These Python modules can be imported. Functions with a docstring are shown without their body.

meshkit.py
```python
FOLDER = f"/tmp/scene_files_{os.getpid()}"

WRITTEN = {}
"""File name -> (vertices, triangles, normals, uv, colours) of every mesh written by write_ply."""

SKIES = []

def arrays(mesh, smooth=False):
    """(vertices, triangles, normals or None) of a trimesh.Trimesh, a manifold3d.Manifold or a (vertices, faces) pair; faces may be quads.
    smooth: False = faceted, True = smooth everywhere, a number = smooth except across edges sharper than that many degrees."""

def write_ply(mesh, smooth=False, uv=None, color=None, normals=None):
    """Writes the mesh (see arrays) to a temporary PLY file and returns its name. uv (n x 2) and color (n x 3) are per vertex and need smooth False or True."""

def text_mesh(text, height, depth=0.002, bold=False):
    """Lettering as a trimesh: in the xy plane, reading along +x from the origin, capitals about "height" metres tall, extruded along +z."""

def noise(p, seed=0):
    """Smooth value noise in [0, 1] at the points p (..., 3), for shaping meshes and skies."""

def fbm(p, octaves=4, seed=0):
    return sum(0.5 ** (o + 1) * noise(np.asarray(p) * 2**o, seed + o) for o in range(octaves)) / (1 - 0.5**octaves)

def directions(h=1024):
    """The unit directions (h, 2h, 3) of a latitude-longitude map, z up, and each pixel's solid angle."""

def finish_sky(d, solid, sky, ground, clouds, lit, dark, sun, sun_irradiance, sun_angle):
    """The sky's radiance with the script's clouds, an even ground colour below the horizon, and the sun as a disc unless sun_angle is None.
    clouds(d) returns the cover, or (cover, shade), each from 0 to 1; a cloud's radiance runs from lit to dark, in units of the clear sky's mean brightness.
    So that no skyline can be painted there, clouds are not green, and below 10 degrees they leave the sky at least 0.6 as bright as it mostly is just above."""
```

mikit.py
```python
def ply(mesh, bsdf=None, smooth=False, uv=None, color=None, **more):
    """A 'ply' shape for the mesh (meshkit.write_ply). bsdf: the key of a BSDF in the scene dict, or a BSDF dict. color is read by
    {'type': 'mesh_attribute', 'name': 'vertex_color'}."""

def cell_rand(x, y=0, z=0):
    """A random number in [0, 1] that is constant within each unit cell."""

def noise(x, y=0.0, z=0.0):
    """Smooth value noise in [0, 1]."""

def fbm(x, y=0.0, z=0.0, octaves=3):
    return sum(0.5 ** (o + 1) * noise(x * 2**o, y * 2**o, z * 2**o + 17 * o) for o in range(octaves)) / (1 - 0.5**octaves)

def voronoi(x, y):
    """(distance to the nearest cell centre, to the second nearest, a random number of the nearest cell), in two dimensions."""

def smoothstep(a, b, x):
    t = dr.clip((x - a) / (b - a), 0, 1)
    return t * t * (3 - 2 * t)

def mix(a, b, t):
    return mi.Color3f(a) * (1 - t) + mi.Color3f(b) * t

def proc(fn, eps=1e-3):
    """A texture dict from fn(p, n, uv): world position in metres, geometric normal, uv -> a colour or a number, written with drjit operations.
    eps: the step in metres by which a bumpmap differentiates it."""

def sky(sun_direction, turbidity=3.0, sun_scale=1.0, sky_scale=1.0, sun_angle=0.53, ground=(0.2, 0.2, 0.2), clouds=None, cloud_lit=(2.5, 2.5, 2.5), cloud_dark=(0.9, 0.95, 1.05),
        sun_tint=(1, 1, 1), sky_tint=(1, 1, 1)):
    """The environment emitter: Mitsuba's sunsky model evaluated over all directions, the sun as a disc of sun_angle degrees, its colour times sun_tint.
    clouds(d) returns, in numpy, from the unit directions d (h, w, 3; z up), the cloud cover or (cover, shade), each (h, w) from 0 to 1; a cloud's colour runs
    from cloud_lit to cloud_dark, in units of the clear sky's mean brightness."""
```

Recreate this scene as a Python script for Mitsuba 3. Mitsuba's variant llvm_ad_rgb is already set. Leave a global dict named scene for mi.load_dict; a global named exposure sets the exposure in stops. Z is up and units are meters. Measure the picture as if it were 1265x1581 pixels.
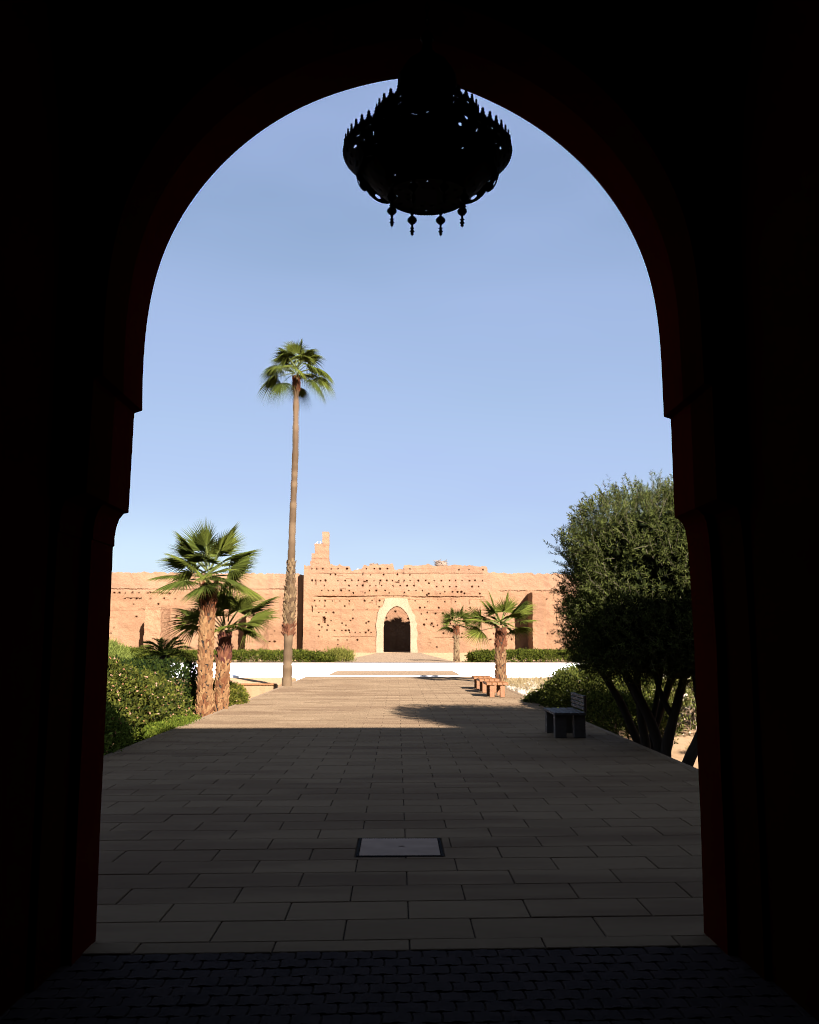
import math
import numpy as np, trimesh, mitsuba as mi, drjit as dr, mikit, meshkit
from shapely.geometry import Polygon, box, Point
from shapely import affinity, contains_xy
from mikit import proc, noise, fbm, voronoi, cell_rand, smoothstep, mix

T = mi.ScalarTransform4f
scene, labels = {}, {}

# ------------------------------------------------------------------ camera, sky, exposure
EYE = [0.0, 0.0, 1.6]
LOOK = [0.013197, 0.990579, 0.136302]
scene['camera'] = {'type': 'perspective', 'fov': 47.134, 'fov_axis': 'x', 'near_clip': 0.05, 'far_clip': 3000.0,
                   'to_world': T().look_at(origin=EYE, target=[EYE[i] + LOOK[i] for i in range(3)], up=[0, 0, 1])}
SUN_EL, SUN_AZ = math.radians(24.0), math.radians(21.0)      # low sun behind the camera, to its right
SUN = [math.sin(SUN_AZ) * math.cos(SUN_EL), -math.cos(SUN_AZ) * math.cos(SUN_EL), math.sin(SUN_EL)]
def thin_veil(d):
    """high thin cirrus over the whole sky, a little denser in long drifts"""
    n = meshkit.fbm(d * [2.6, 2.6, 8.0] + 3.7, 4)
    return np.clip(.12 + .78 * n, 0, 1), n * 0.0
scene['sky'] = mikit.sky(SUN, turbidity=2.2, sun_scale=2.15, sky_scale=.66, sun_tint=(1.0, 1.26, 2.2), sky_tint=(1.12, 1.0, .98), ground=(0.2, 0.15, 0.1),
                         clouds=thin_veil, cloud_lit=(1.24, 1.56, 2.52), cloud_dark=(1.24, 1.56, 2.52))
labels['sky'] = {'kind': 'structure', 'label': 'clear pale blue morning sky'}
exposure = 3.0

# ------------------------------------------------------------------ materials
def two(b): return {'type': 'twosided', 'bsdf': b}
def rough(tex, r=0.85, spec=0.25):
    return {'type': 'principled', 'base_color': tex, 'roughness': r, 'specular': spec}
def rgb(*c): return {'type': 'rgb', 'value': list(c)}
def bumped(b, fn, scale=1.0, eps=0.004):
    return {'type': 'bumpmap', 'arbitrary': proc(fn, eps), 'scale': scale, 'bsdf': b}

def earth_fn(p, n, uv):
    big = fbm(p.x * .22, p.z * .45, p.y * .2, 4)
    streak = noise(p.x * 1.9, p.z * .16, p.y * 1.9)
    fine = fbm(p.x * 5, p.z * 7, p.y * 5, 3)
    lift = smoothstep(.80, .98, noise(p.z * 3.1 + .25 * noise(p.x * .8), 3.0))
    c = mix((.130, .0665, .0312), (.188, .1030, .0500), smoothstep(.25, .75, big) * .75 + fine * .4 - .1)
    c = mix(c, (0.1931, 0.1117, 0.0623), smoothstep(6.2, 6.7, p.z + .25 * noise(p.x * .9)) * .55 * (.5 + streak * .6))
    c = mix(c, (0.1170, 0.0472, 0.0214), lift * .55)
    return mix(c, (0.1287, 0.0655, 0.0344), smoothstep(.5, .8, streak) * .38)
def sand_fn(p, n, uv):
    a = fbm(p.x * .5, p.y * .5, 0, 4); b = fbm(p.x * 6, p.y * 6, 0, 3)
    return mix((0.1404, 0.0798, 0.0355), (0.2106, 0.1337, 0.0668), a * .6 + b * .5)
def paver_tint(p):
    r = dr.floor((p.y - .031 * p.x - 5.353) / .379)
    odd = r - 2 * dr.floor(r / 2)
    return cell_rand(r, dr.floor((p.x - .431 + odd * .36) / .719), 5)
def paver_fn(p, n, uv):
    t = paver_tint(p)
    a = fbm(p.x * .55, p.y * .35, 1.3, 4); b = fbm(p.x * 9, p.y * 26, 0, 3); s = fbm(p.x * .55, p.y * 2.6, 7.0, 5)
    c = mix((0.0883, 0.0571, 0.0289), (0.1288, 0.0859, 0.0452), t * .55 + b * .35 + a * .3 - .1)
    return mix(c, (0.0458, 0.0232, 0.0111), smoothstep(.43, .72, s) * .42)
def far_path_fn(p, n, uv):
    a = fbm(p.x * .3, p.y * .15, 1.3, 4); b = fbm(p.x * 2, p.y * 5, 0, 3)
    return mix((0.0969, 0.0639, 0.0350), (0.1265, 0.0859, 0.0485), a * .6 + b * .4)
def grain_fn(p, n, uv): return .0025 * fbm(p.x * 55, p.y * 55, p.z * 55, 3)
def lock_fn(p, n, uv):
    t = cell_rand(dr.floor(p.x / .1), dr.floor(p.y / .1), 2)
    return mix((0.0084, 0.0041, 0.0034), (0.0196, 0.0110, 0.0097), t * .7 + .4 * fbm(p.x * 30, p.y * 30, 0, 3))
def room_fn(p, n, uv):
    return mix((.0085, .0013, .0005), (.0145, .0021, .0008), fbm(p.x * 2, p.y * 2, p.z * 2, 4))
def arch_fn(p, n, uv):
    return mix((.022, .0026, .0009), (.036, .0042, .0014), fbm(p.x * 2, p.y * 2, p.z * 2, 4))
def white_fn(p, n, uv):
    return mix((.74, .71, .65), (.86, .84, .79), fbm(p.x * .7, p.y * .7, p.z * 3, 4) * 1.2 - .1)
def pale_fn(p, n, uv):
    return mix((.172, .116, .063), (.222, .156, .089), fbm(p.x * 1.5, p.y, p.z * 1.5, 4))
def wood_fn(p, n, uv):
    g = fbm(p.x * 40, p.y * 3, p.z * 40, 3)
    return mix((0.0936, 0.0313, 0.0045), (0.1638, 0.0629, 0.0113), g)
def grey_wood_fn(p, n, uv):
    g = fbm(p.x * 40, p.y * 3, p.z * 40, 3)
    return mix((0.0204, 0.0155, 0.0112), (0.0468, 0.0370, 0.0276), g)
def ring_bark_fn(p, n, uv):
    g = smoothstep(.3, .7, noise(p.z * 5.2, .5 + .3 * noise(p.x * 4, p.y * 4)))
    c = mix((0.0515, 0.0307, 0.0146), (0.1000, 0.0636, 0.0317), g * .6 + .4 * fbm(p.x * 9, p.y * 9, p.z * 2.5, 3))
    return c
def olive_bark_fn(p, n, uv):
    return mix((0.0117, 0.0072, 0.0042), (0.0322, 0.0227, 0.0142), fbm(p.x * 14, p.y * 14, p.z * 4, 3))
def stone_lid_fn(p, n, uv):
    return mix((0.1436, 0.0955, 0.0620), (0.2175, 0.1490, 0.0993), fbm(p.x * 7, p.y * 12, 0, 4))

scene['mat_earth'] = two(bumped(rough(proc(earth_fn), .95, .1), lambda p, n, uv: .03 * fbm(p.x * 9, p.y * 9, p.z * 12, 3), 1.0, .01))
scene['mat_sand'] = two(rough(proc(sand_fn), .95, .1))
scene['mat_paver'] = two(bumped(rough(proc(paver_fn), .9, .08), grain_fn))
scene['mat_far_path'] = two(rough(proc(far_path_fn), .9, .08))
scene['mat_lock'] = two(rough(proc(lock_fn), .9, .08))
scene['mat_grout'] = two(rough(rgb(.034, .024, .015), .95, .05))
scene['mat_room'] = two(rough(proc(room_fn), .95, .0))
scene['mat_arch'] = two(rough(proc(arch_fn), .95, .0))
scene['mat_white'] = two(rough(proc(white_fn), .9, .1))
scene['mat_pale'] = two(rough(proc(pale_fn), .95, .1))
scene['mat_coping'] = two(rough(rgb(.125, .10, .078), .9, .1))
scene['mat_wood'] = two(rough(proc(wood_fn), .6, .35))
scene['mat_grey_wood'] = two(rough(proc(grey_wood_fn), .7, .3))
scene['mat_ring_bark'] = two(rough(proc(ring_bark_fn), .95, .1))
scene['mat_olive_bark'] = two(rough(proc(olive_bark_fn), .95, .1))
scene['mat_lid'] = two(rough(proc(stone_lid_fn), .8, .2))
scene['mat_iron'] = two(rough(rgb(.0025, .002, .0015), .8, .04))
scene['mat_twig'] = two(rough(rgb(.17, .12, .08), .95, .1))
scene['mat_bird'] = two(rough({'type': 'mesh_attribute', 'name': 'vertex_color'}, .8, .2))
scene['mat_tinted'] = two(rough({'type': 'mesh_attribute', 'name': 'vertex_color'}, .9, .15))
scene['mat_leaf'] = {'type': 'principledthin', 'base_color': {'type': 'mesh_attribute', 'name': 'vertex_color'}, 'roughness': .5, 'diff_trans': .55, 'spec_trans': 0.0}
scene['mat_waxy_leaf'] = {'type': 'principledthin', 'base_color': {'type': 'mesh_attribute', 'name': 'vertex_color'}, 'roughness': .38, 'diff_trans': .35, 'spec_trans': 0.0}

# ------------------------------------------------------------------ helpers
def numbered(key):
    if key not in scene and key not in labels: return key
    k = 1
    while f'{key}_{k:03d}' in scene or f'{key}_{k:03d}' in labels: k += 1
    return f'{key}_{k:03d}'
counts = {}
def put(name, shape, parent=None):
    key = f'{parent}__{name}' if parent else name
    if key in counts or key in scene or key in labels and not parent and False:
        counts[key] = counts.get(key, 0) + 1
        new = f'{key}_{counts[key]:03d}'
    else:
        counts[key] = 0; new = key
    scene[new] = shape
    return new
def thing(name, label, category, group=None):
    k = name; i = 0
    while k in labels:
        i += 1; k = f'{name}_{i:03d}'
    labels[k] = {'label': label, 'category': category}
    if group: labels[k]['group'] = group
    return k
def structure(name, label): labels[name] = {'kind': 'structure', 'label': label}
def cat(ms):
    vs, fs, n = [], [], 0
    for m in ms:
        v, f = (m.vertices, m.faces) if hasattr(m, 'vertices') else m
        vs.append(np.asarray(v, float)); fs.append(np.asarray(f, int) + n); n += len(v)
    return np.vstack(vs), np.vstack(fs)
def block(x0, x1, y0, y1, z0, z1, bevel=0.0):
    """a box with chamfered edges"""
    if not bevel:
        return trimesh.creation.box(bounds=[[x0, y0, z0], [x1, y1, z1]])
    pts = []
    for sx in (0, 1):
        for sy in (0, 1):
            for sz in (0, 1):
                for k in range(3):
                    q = [(x0, x1)[sx], (y0, y1)[sy], (z0, z1)[sz]]
                    for j in range(3):
                        if j != k: q[j] += bevel * (1 - 2 * (sx, sy, sz)[j])
                    pts.append(q)
    return trimesh.convex.convex_hull(np.array(pts))
def tube(points, radii, sides=10, cap=True):
    p = np.asarray(points, float); r = np.broadcast_to(radii, (len(p),))
    t = np.gradient(p, axis=0); t /= np.linalg.norm(t, axis=1, keepdims=True) + 1e-12
    ref = np.array([1.0, 0, 0]) if abs(t[:, 0]).max() < .9 else np.array([0, 1.0, 0])
    a = np.cross(t, ref); a /= np.linalg.norm(a, axis=1, keepdims=True); b = np.cross(t, a)
    ang = np.arange(sides) * 2 * np.pi / sides
    v = p[:, None] + r[:, None, None] * (np.cos(ang)[None, :, None] * a[:, None] + np.sin(ang)[None, :, None] * b[:, None])
    i, j = np.meshgrid(np.arange(len(p) - 1), np.arange(sides), indexing='ij')
    q = np.stack([i * sides + j, i * sides + (j + 1) % sides, (i + 1) * sides + (j + 1) % sides, (i + 1) * sides + j], -1).reshape(-1, 4)
    v = v.reshape(-1, 3); f = np.vstack([q[:, [0, 1, 2]], q[:, [0, 2, 3]]])
    if cap:
        for ring, c in ((0, p[0]), (len(p) - 1, p[-1])):
            v = np.vstack([v, c]); k = len(v) - 1; s = np.arange(sides)
            f = np.vstack([f, np.stack([ring * sides + s, ring * sides + (s + 1) % sides, s * 0 + k], 1)])
    return v, f
def lathe(profile, n=32, c=(0, 0, 0)):
    pr = np.asarray(profile, float); a = np.arange(n) * 2 * np.pi / n
    v = np.stack([pr[:, 0][:, None] * np.cos(a), pr[:, 0][:, None] * np.sin(a), np.repeat(pr[:, 1][:, None], n, 1)], -1).reshape(-1, 3) + np.array(c)
    i, j = np.meshgrid(np.arange(len(pr) - 1), np.arange(n), indexing='ij')
    q = np.stack([i * n + j, i * n + (j + 1) % n, (i + 1) * n + (j + 1) % n, (i + 1) * n + j], -1).reshape(-1, 4)
    return v, np.vstack([q[:, [0, 1, 2]], q[:, [0, 2, 3]]])
def smooth_path(pts, n):
    pts = np.asarray(pts, float); t = np.linspace(0, 1, len(pts)); s = np.linspace(0, 1, n)
    from scipy.interpolate import CubicSpline
    return CubicSpline(t, pts)(s)
def tri_poly(poly):
    v, f = trimesh.creation.triangulate_polygon(poly, engine='earcut')
    return np.asarray(v), np.asarray(f)
def leaf_kites(P, D, L, W, rng, fold=.18):
    """leaves as folded kites: base P, direction D, length L, width W -> (vertices, faces), four vertices per leaf"""
    D = D / (np.linalg.norm(D, axis=1, keepdims=True) + 1e-9)
    N = rng.normal(size=P.shape) + np.array([0, 0, .9])
    S = np.cross(D, N); S /= np.linalg.norm(S, axis=1, keepdims=True) + 1e-9
    U = np.cross(S, D)
    L = np.broadcast_to(L, (len(P),))[:, None]; W = np.broadcast_to(W, (len(P),))[:, None]
    mid = P + D * L * .45 + U * W * fold
    v = np.stack([P, mid + S * W / 2, P + D * L, mid - S * W / 2], 1).reshape(-1, 3)
    b = np.arange(len(P))[:, None] * 4
    return v, np.vstack([b + [0, 1, 2], b + [0, 2, 3]])
def tint(n, lo, hi, rng, rep=4, jitter=.12):
    t = rng.random((n, 1)) ** 1.2
    c = np.array(lo) * (1 - t) + np.array(hi) * t
    return np.repeat(np.clip(np.array([.66, .59, .50]) * c * (1 + jitter * rng.normal(size=(n, 1))), .004, .95), rep, 0)
def rnd_dirs(n, rng):
    d = rng.normal(size=(n, 3)); return d / np.linalg.norm(d, axis=1, keepdims=True)

# ------------------------------------------------------------------ ground, path, terrace
SK = .031                                    # the paving courses run slightly askew to the path
def gz(x, y):
    """height of the garden ground: sunken, rising towards the dais on the right of the path"""
    t = np.clip((np.asarray(y) - 22) / 8, 0, 1); r = np.clip((np.asarray(x) - 3.0) / .7, 0, 1)
    return -.5 + .44 * t * t * (3 - 2 * t) * r
def ground_mesh():
    xs = np.concatenate([np.linspace(-900, -45, 8), np.linspace(-40, 40, 81), np.linspace(45, 900, 8)])
    ys = np.concatenate([np.linspace(-900, -10, 8), np.linspace(0, 60, 61), np.linspace(70, 1500, 10)])
    X, Y = np.meshgrid(xs, ys, indexing='ij')
    near = (np.abs(X) < 41) & (Y > 5) & (Y < 61)
    Z = np.where(near & (Y < 49), gz(X, Y), -.5) + np.where(near, .07 * (meshkit.fbm(np.stack([X * .5, Y * .5, X * 0], -1), 3) - .5), 0)
    n, m = X.shape; i, j = np.meshgrid(np.arange(n - 1), np.arange(m - 1), indexing='ij')
    q = np.stack([i * m + j, (i + 1) * m + j, (i + 1) * m + j + 1, i * m + j + 1], -1).reshape(-1, 4)
    return np.stack([X, Y, Z], -1).reshape(-1, 3), np.vstack([q[:, [0, 1, 2]], q[:, [0, 2, 3]]])
scene['ground'] = mikit.ply(ground_mesh(), 'mat_sand', smooth=True)
structure('ground', 'sandy garden ground lying a little below the path')

PX0, PX1, PY0, PY1 = -4.03, 3.71, 5.16, 43.2
structure('path', 'wide raised path of large stone pavers running to the far wall')
scene['path__bed'] = mikit.ply(block(PX0, PX1, PY0, PY1, -.6, -.012), 'mat_grout')
scene['path__kerb'] = mikit.ply(block(PX0 - .1, PX0 - .004, PY0, PY1, -.6, .004, .008), 'mat_far_path')
scene['path__kerb_001'] = mikit.ply(block(PX1 + .004, PX1 + .1, PY0, PY1, -.6, .004, .008), 'mat_far_path')
MAN = (-.305, .355, 7.33, 7.985)
rng = np.random.default_rng(3)
def paver(x0, x1, r, top):
    g = .0042
    y0, y1 = max(5.353 + .379 * r, 5.174) + g, min(5.353 + .379 * (r + 1), 43.6) - g
    x0, x1 = x0 + g, x1 - g
    ring = np.array([[x0, y0 + SK * x0], [x1, y0 + SK * x1], [x1, y1 + SK * x1], [x0, y1 + SK * x0]])
    poly = Polygon(ring).intersection(box(PX0, 5.0, PX1, PY1)).difference(box(MAN[0] - .012, MAN[2] - .012, MAN[1] + .012, MAN[3] + .012))
    out = []
    for pg in getattr(poly, 'geoms', [poly]):
        if pg.is_empty or pg.area < .002: continue
        a = np.array(pg.exterior.coords)[:-1]
        if pg.exterior.is_ccw is False: a = a[::-1]
        inn = pg.buffer(-.005, join_style=2)
        b = np.array(inn.exterior.coords)[:-1] if inn.geom_type == 'Polygon' and not inn.is_empty else a
        if len(b) != len(a): b = a * 1.0
        else:
            if inn.exterior.is_ccw is False: b = b[::-1]
            k = np.argmin(((b - a[0]) ** 2).sum(1)); b = np.roll(b, -k, 0)
        n = len(a); tv, tf = tri_poly(Polygon(b)) if n > 4 else (b, np.array([[0, 1, 2], [0, 2, 3]]))
        tilt = rng.normal(scale=.0012, size=2); c = a.mean(0)
        zt = lambda q, z: z + (q - c) @ tilt
        v = np.vstack([np.c_[a, np.full(n, -.03)], np.c_[a, zt(a, top - .004)], np.c_[b, zt(b, top)], np.c_[tv, zt(tv, top)]])
        i = np.arange(n); j = (i + 1) % n
        f = np.vstack([np.c_[i, j, n + j], np.c_[i, n + j, n + i], np.c_[n + i, n + j, 2 * n + j], np.c_[n + i, 2 * n + j, 2 * n + i], tf + 3 * n])
        out.append((v, f))
    return out
rest, made = [], 0
for r in range(-1, 100):
    if 5.353 + .379 * r > PY1: break
    x = .431 - (.36 if r % 2 else 0) - .719 * 8
    while x < PX1:
        if x + .719 > PX0:
            for m in paver(x, x + .719, r, rng.normal(scale=.0012)):
                xc = m[0][:, 0].mean(); yc = m[0][:, 1].mean()
                seen = abs(xc - .05) < 1.75 + (yc - 5.35) * .345
                if seen and made < 298:
                    put('paver', mikit.ply(m, 'mat_paver'), 'path'); made += 1
                else: rest.append(m)
        x += .719
scene['path__far_pavers'] = mikit.ply(cat(rest), 'mat_paver')
labels['path__far_pavers'] = {'kind': 'stuff', 'label': 'smaller looking pavers farther along the path'}

mh = thing('manhole_cover', 'pale square stone manhole cover with dark rim set in the paving', 'manhole cover')
m = MAN; fr = Polygon(box(m[0], m[2], m[1], m[3])).difference(box(m[0] + .018, m[2] + .018, m[1] - .018, m[3] - .018))
scene[mh + '__frame'] = mikit.ply(trimesh.creation.extrude_polygon(fr, .03, engine='earcut').apply_translation([0, 0, -.028]), 'mat_iron')
lid = box(m[0] + .024, m[2] + .024, m[1] - .024, m[3] - .024).difference(affinity.scale(Point(.04, 7.665).buffer(.02), 1.3, .8))
scene[mh + '__lid'] = mikit.ply(trimesh.creation.extrude_polygon(lid, .03, engine='earcut').apply_translation([0, 0, -.026]), 'mat_lid')
scene[mh + '__lifting_hole'] = mikit.ply(trimesh.creation.cylinder(.018, .012, sections=12).apply_translation([.04, 7.665, -.016]), 'mat_iron')

# passage floor with interlocking concrete pavers inside the arch
structure('passage_floor', 'dark interlocking pavers on the floor of the gate passage')
scene['passage_floor__bed'] = mikit.ply(block(-5, 5, -7, 5.15, -.3, -.012), 'mat_grout')
def lock_paver(x, y, w=.13, h=.118):
    g, a = .003, .011
    wav = [(0, 0), (.3, 0), (.4, 1), (.6, 1), (.7, 0), (1, 0)]
    bot = [(x + g + (w - 2 * g) * t, y + g + a * s) for t, s in wav]
    top = [(x + g + (w - 2 * g) * t, y + h - g + a * (1 - s) - a) for t, s in wav][::-1]
    top = [(px, y + h - g + (a if .35 < (px - x) / w < .65 else 0)) for px, _ in top]
    side = [(x + w - g + .005, y + h * .35), (x + w - g + .005, y + h * .65)]
    side2 = [(x + g + .005, y + h * .65), (x + g + .005, y + h * .35)]
    pg = np.array(bot + side + top + side2)
    pg[:, 1] += SK * pg[:, 0]
    n = len(pg); c = pg.mean(0); b = c + (pg - c) * .95; z = rng.normal(scale=.0018)
    tv, tf = tri_poly(Polygon(b)); i = np.arange(n); j = (i + 1) % n
    v = np.vstack([np.c_[pg, np.full(n, -.03)], np.c_[pg, np.full(n, z - .006)], np.c_[b, np.full(n, z)], np.c_[tv, np.full(len(tv), z)]])
    f = np.vstack([np.c_[i, j, n + j], np.c_[i, n + j, n + i], np.c_[n + i, n + j, 2 * n + j], np.c_[n + i, 2 * n + j, 2 * n + i], tf + 3 * n])
    return v, f
rest = []
for k in range(28):
    y = 5.045 - .118 * k
    for q in range(-18, 19):
        x = .13 * q + (.065 if k % 2 else 0)
        m = lock_paver(x, y)
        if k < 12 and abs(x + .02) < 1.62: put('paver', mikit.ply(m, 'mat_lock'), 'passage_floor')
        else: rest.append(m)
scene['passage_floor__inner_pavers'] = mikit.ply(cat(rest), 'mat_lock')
labels['passage_floor__inner_pavers'] = {'kind': 'stuff', 'label': 'interlocking pavers deeper inside the passage'}

# terrace at the end of the path: white dais floor with a grey inset, low white wall, upper ground
structure('dais', 'white painted level floor before the low white wall')
scene['dais'] = mikit.ply(block(-40, 40, 43.2, 49.75, -.6, .056, .004), 'mat_white')
structure('dais_paving', 'grey paved strip inset in the white floor')
scene['dais_paving'] = mikit.ply(block(-3.15, 2.92, 43.22, 49.7, -.2, .0605), 'mat_far_path')
ww = thing('white_wall', 'long low bright white retaining wall under a thin grey coping', 'wall')
for a, b in ((-40, -15.9), (-15.89, -6.2), (-6.19, 3.1), (3.11, 12.4), (12.41, 40)):
    put('panel', mikit.ply(block(a, b, 49.75, 50.1, -.5, .445, .004), 'mat_white'), ww)
scene[ww + '__coping'] = mikit.ply(block(-40, 40, 49.72, 50.15, .447, .50, .008), 'mat_coping')
def upper_ground():
    xs = np.linspace(-60, 60, 121); ys = np.concatenate([[50.1], np.linspace(51, 88, 38), [95, 110, 200]])
    X, Y = np.meshgrid(xs, ys, indexing='ij')
    Z = .485 + .02 * meshkit.fbm(np.stack([X * .4, Y * .4, X * 0], -1), 3) + np.clip((Y - 80) / 8, 0, 1) * .04
    n, m = X.shape; i, j = np.meshgrid(np.arange(n - 1), np.arange(m - 1), indexing='ij')
    q = np.stack([i * m + j, (i + 1) * m + j, (i + 1) * m + j + 1, i * m + j + 1], -1).reshape(-1, 4)
    return np.stack([X, Y, Z], -1).reshape(-1, 3), np.vstack([q[:, [0, 1, 2]], q[:, [0, 2, 3]]])
scene['upper_ground'] = mikit.ply(upper_ground(), 'mat_sand', smooth=True)
structure('upper_ground', 'sandy upper ground between the low white wall and the old wall')
def upper_path():
    ys = np.linspace(50.16, 87.8, 30); l = -3.3 + (ys - 50) / 38 * 1.5; r = 3.1 - (ys - 50) / 38 * .9
    v = np.vstack([np.c_[l, ys, ys * 0 + .512 + np.clip((ys - 80) / 8, 0, 1) * .04], np.c_[r, ys, ys * 0 + .512 + np.clip((ys - 80) / 8, 0, 1) * .04]])
    n = len(ys); i = np.arange(n - 1)
    return v, np.vstack([np.c_[i, n + i, n + i + 1], np.c_[i, n + i + 1, i + 1]])
scene['upper_path'] = mikit.ply(upper_path(), 'mat_far_path', smooth=True)
structure('upper_path', 'paved path on the upper ground leading to the pointed gate')

# low clay garden wall on the left, ending short of the path
gw = thing('garden_wall', 'low sandy clay garden wall with reddish brick top left of the tall palm', 'wall')
scene[gw + '__body'] = mikit.ply(block(-14, -4.52, 35.6, 42.9, -.7, -.03, .03), 'mat_sand')
scene[gw + '__coping'] = mikit.ply(block(-14, -4.50, 35.55, 35.85, -.028, .03, .015), 'mat_wood')

# ------------------------------------------------------------------ gatehouse round the camera
OL = [(-0.003, 5.053), (-0.128, 5.023), (-0.281, 4.984), (-0.405, 4.935), (-0.542, 4.874), (-0.652, 4.811), (-0.76, 4.741), (-0.868, 4.661), (-0.974, 4.563), (-1.08, 4.444), (-1.171, 4.327), (-1.235, 4.229), (-1.293, 4.13), (-1.349, 4.012), (-1.391, 3.894), (-1.433, 3.76), (-1.455, 3.662), (-1.471, 3.55), (-1.48, 3.414), (-1.485, 3.221), (-1.485, 2.929), (-1.53, 2.913), (-1.539, 2.329), (-1.567, 2.322), (-1.59, 2.29), (-1.605, 2.242), (-1.612, 2.186), (-1.611, 2.137), (-1.619, 2.132), (-1.619, 1.568), (-1.621, 0.979), (-1.623, 0.616), (-1.62, -0.001)]
OR = [(0.442, 4.971), (0.543, 4.937), (0.668, 4.872), (0.793, 4.801), (0.904, 4.724), (1.015, 4.635), (1.125, 4.526), (1.22, 4.42), (1.301, 4.312), (1.374, 4.201), (1.434, 4.079), (1.485, 3.949), (1.522, 3.827), (1.552, 3.7), (1.571, 3.586), (1.581, 3.459), (1.584, 3.248), (1.59, 2.926), (1.631, 2.912), (1.631, 2.321), (1.653, 2.309), (1.681, 2.28), (1.694, 2.236), (1.702, 2.164), (1.708, 2.035), (1.717, 1.565), (1.711, 0.88), (1.713, 0.663), (1.71, 0.333), (1.705, -0.001)]
def smooth_arch():
    """the curved part of the arch, left springing to right springing, as one smooth line"""
    from scipy.interpolate import splprep, splev
    l = [p for p in OL if p[1] > 2.92][::-1]; r = [p for p in OR if p[1] > 2.915]
    pts = np.array(l + [(.10, 5.065), (.205, 5.055), (.33, 5.02)] + r[0:])
    w = np.ones(len(pts)); w[[0, -1]] = 40
    tck, _ = splprep(pts.T, w=w, s=len(pts) * 5e-6, k=3)
    x, z = splev(np.linspace(0, 1, 120), tck)
    return list(zip(x, z))
def outline(dx=0.0, z_from=0.0):
    sh = lambda x, z: (x + (0 if z >= z_from else (-dx if x < 0 else dx)), z)
    low_l = [sh(*p) for p in OL if p[1] <= 2.92][::-1]; low_r = [sh(*p) for p in OR if p[1] <= 2.915]
    return [(low_l[0][0], -.05)] + low_l[1:] + smooth_arch() + low_r[:-1] + [(low_r[-1][0], -.05)]
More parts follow.
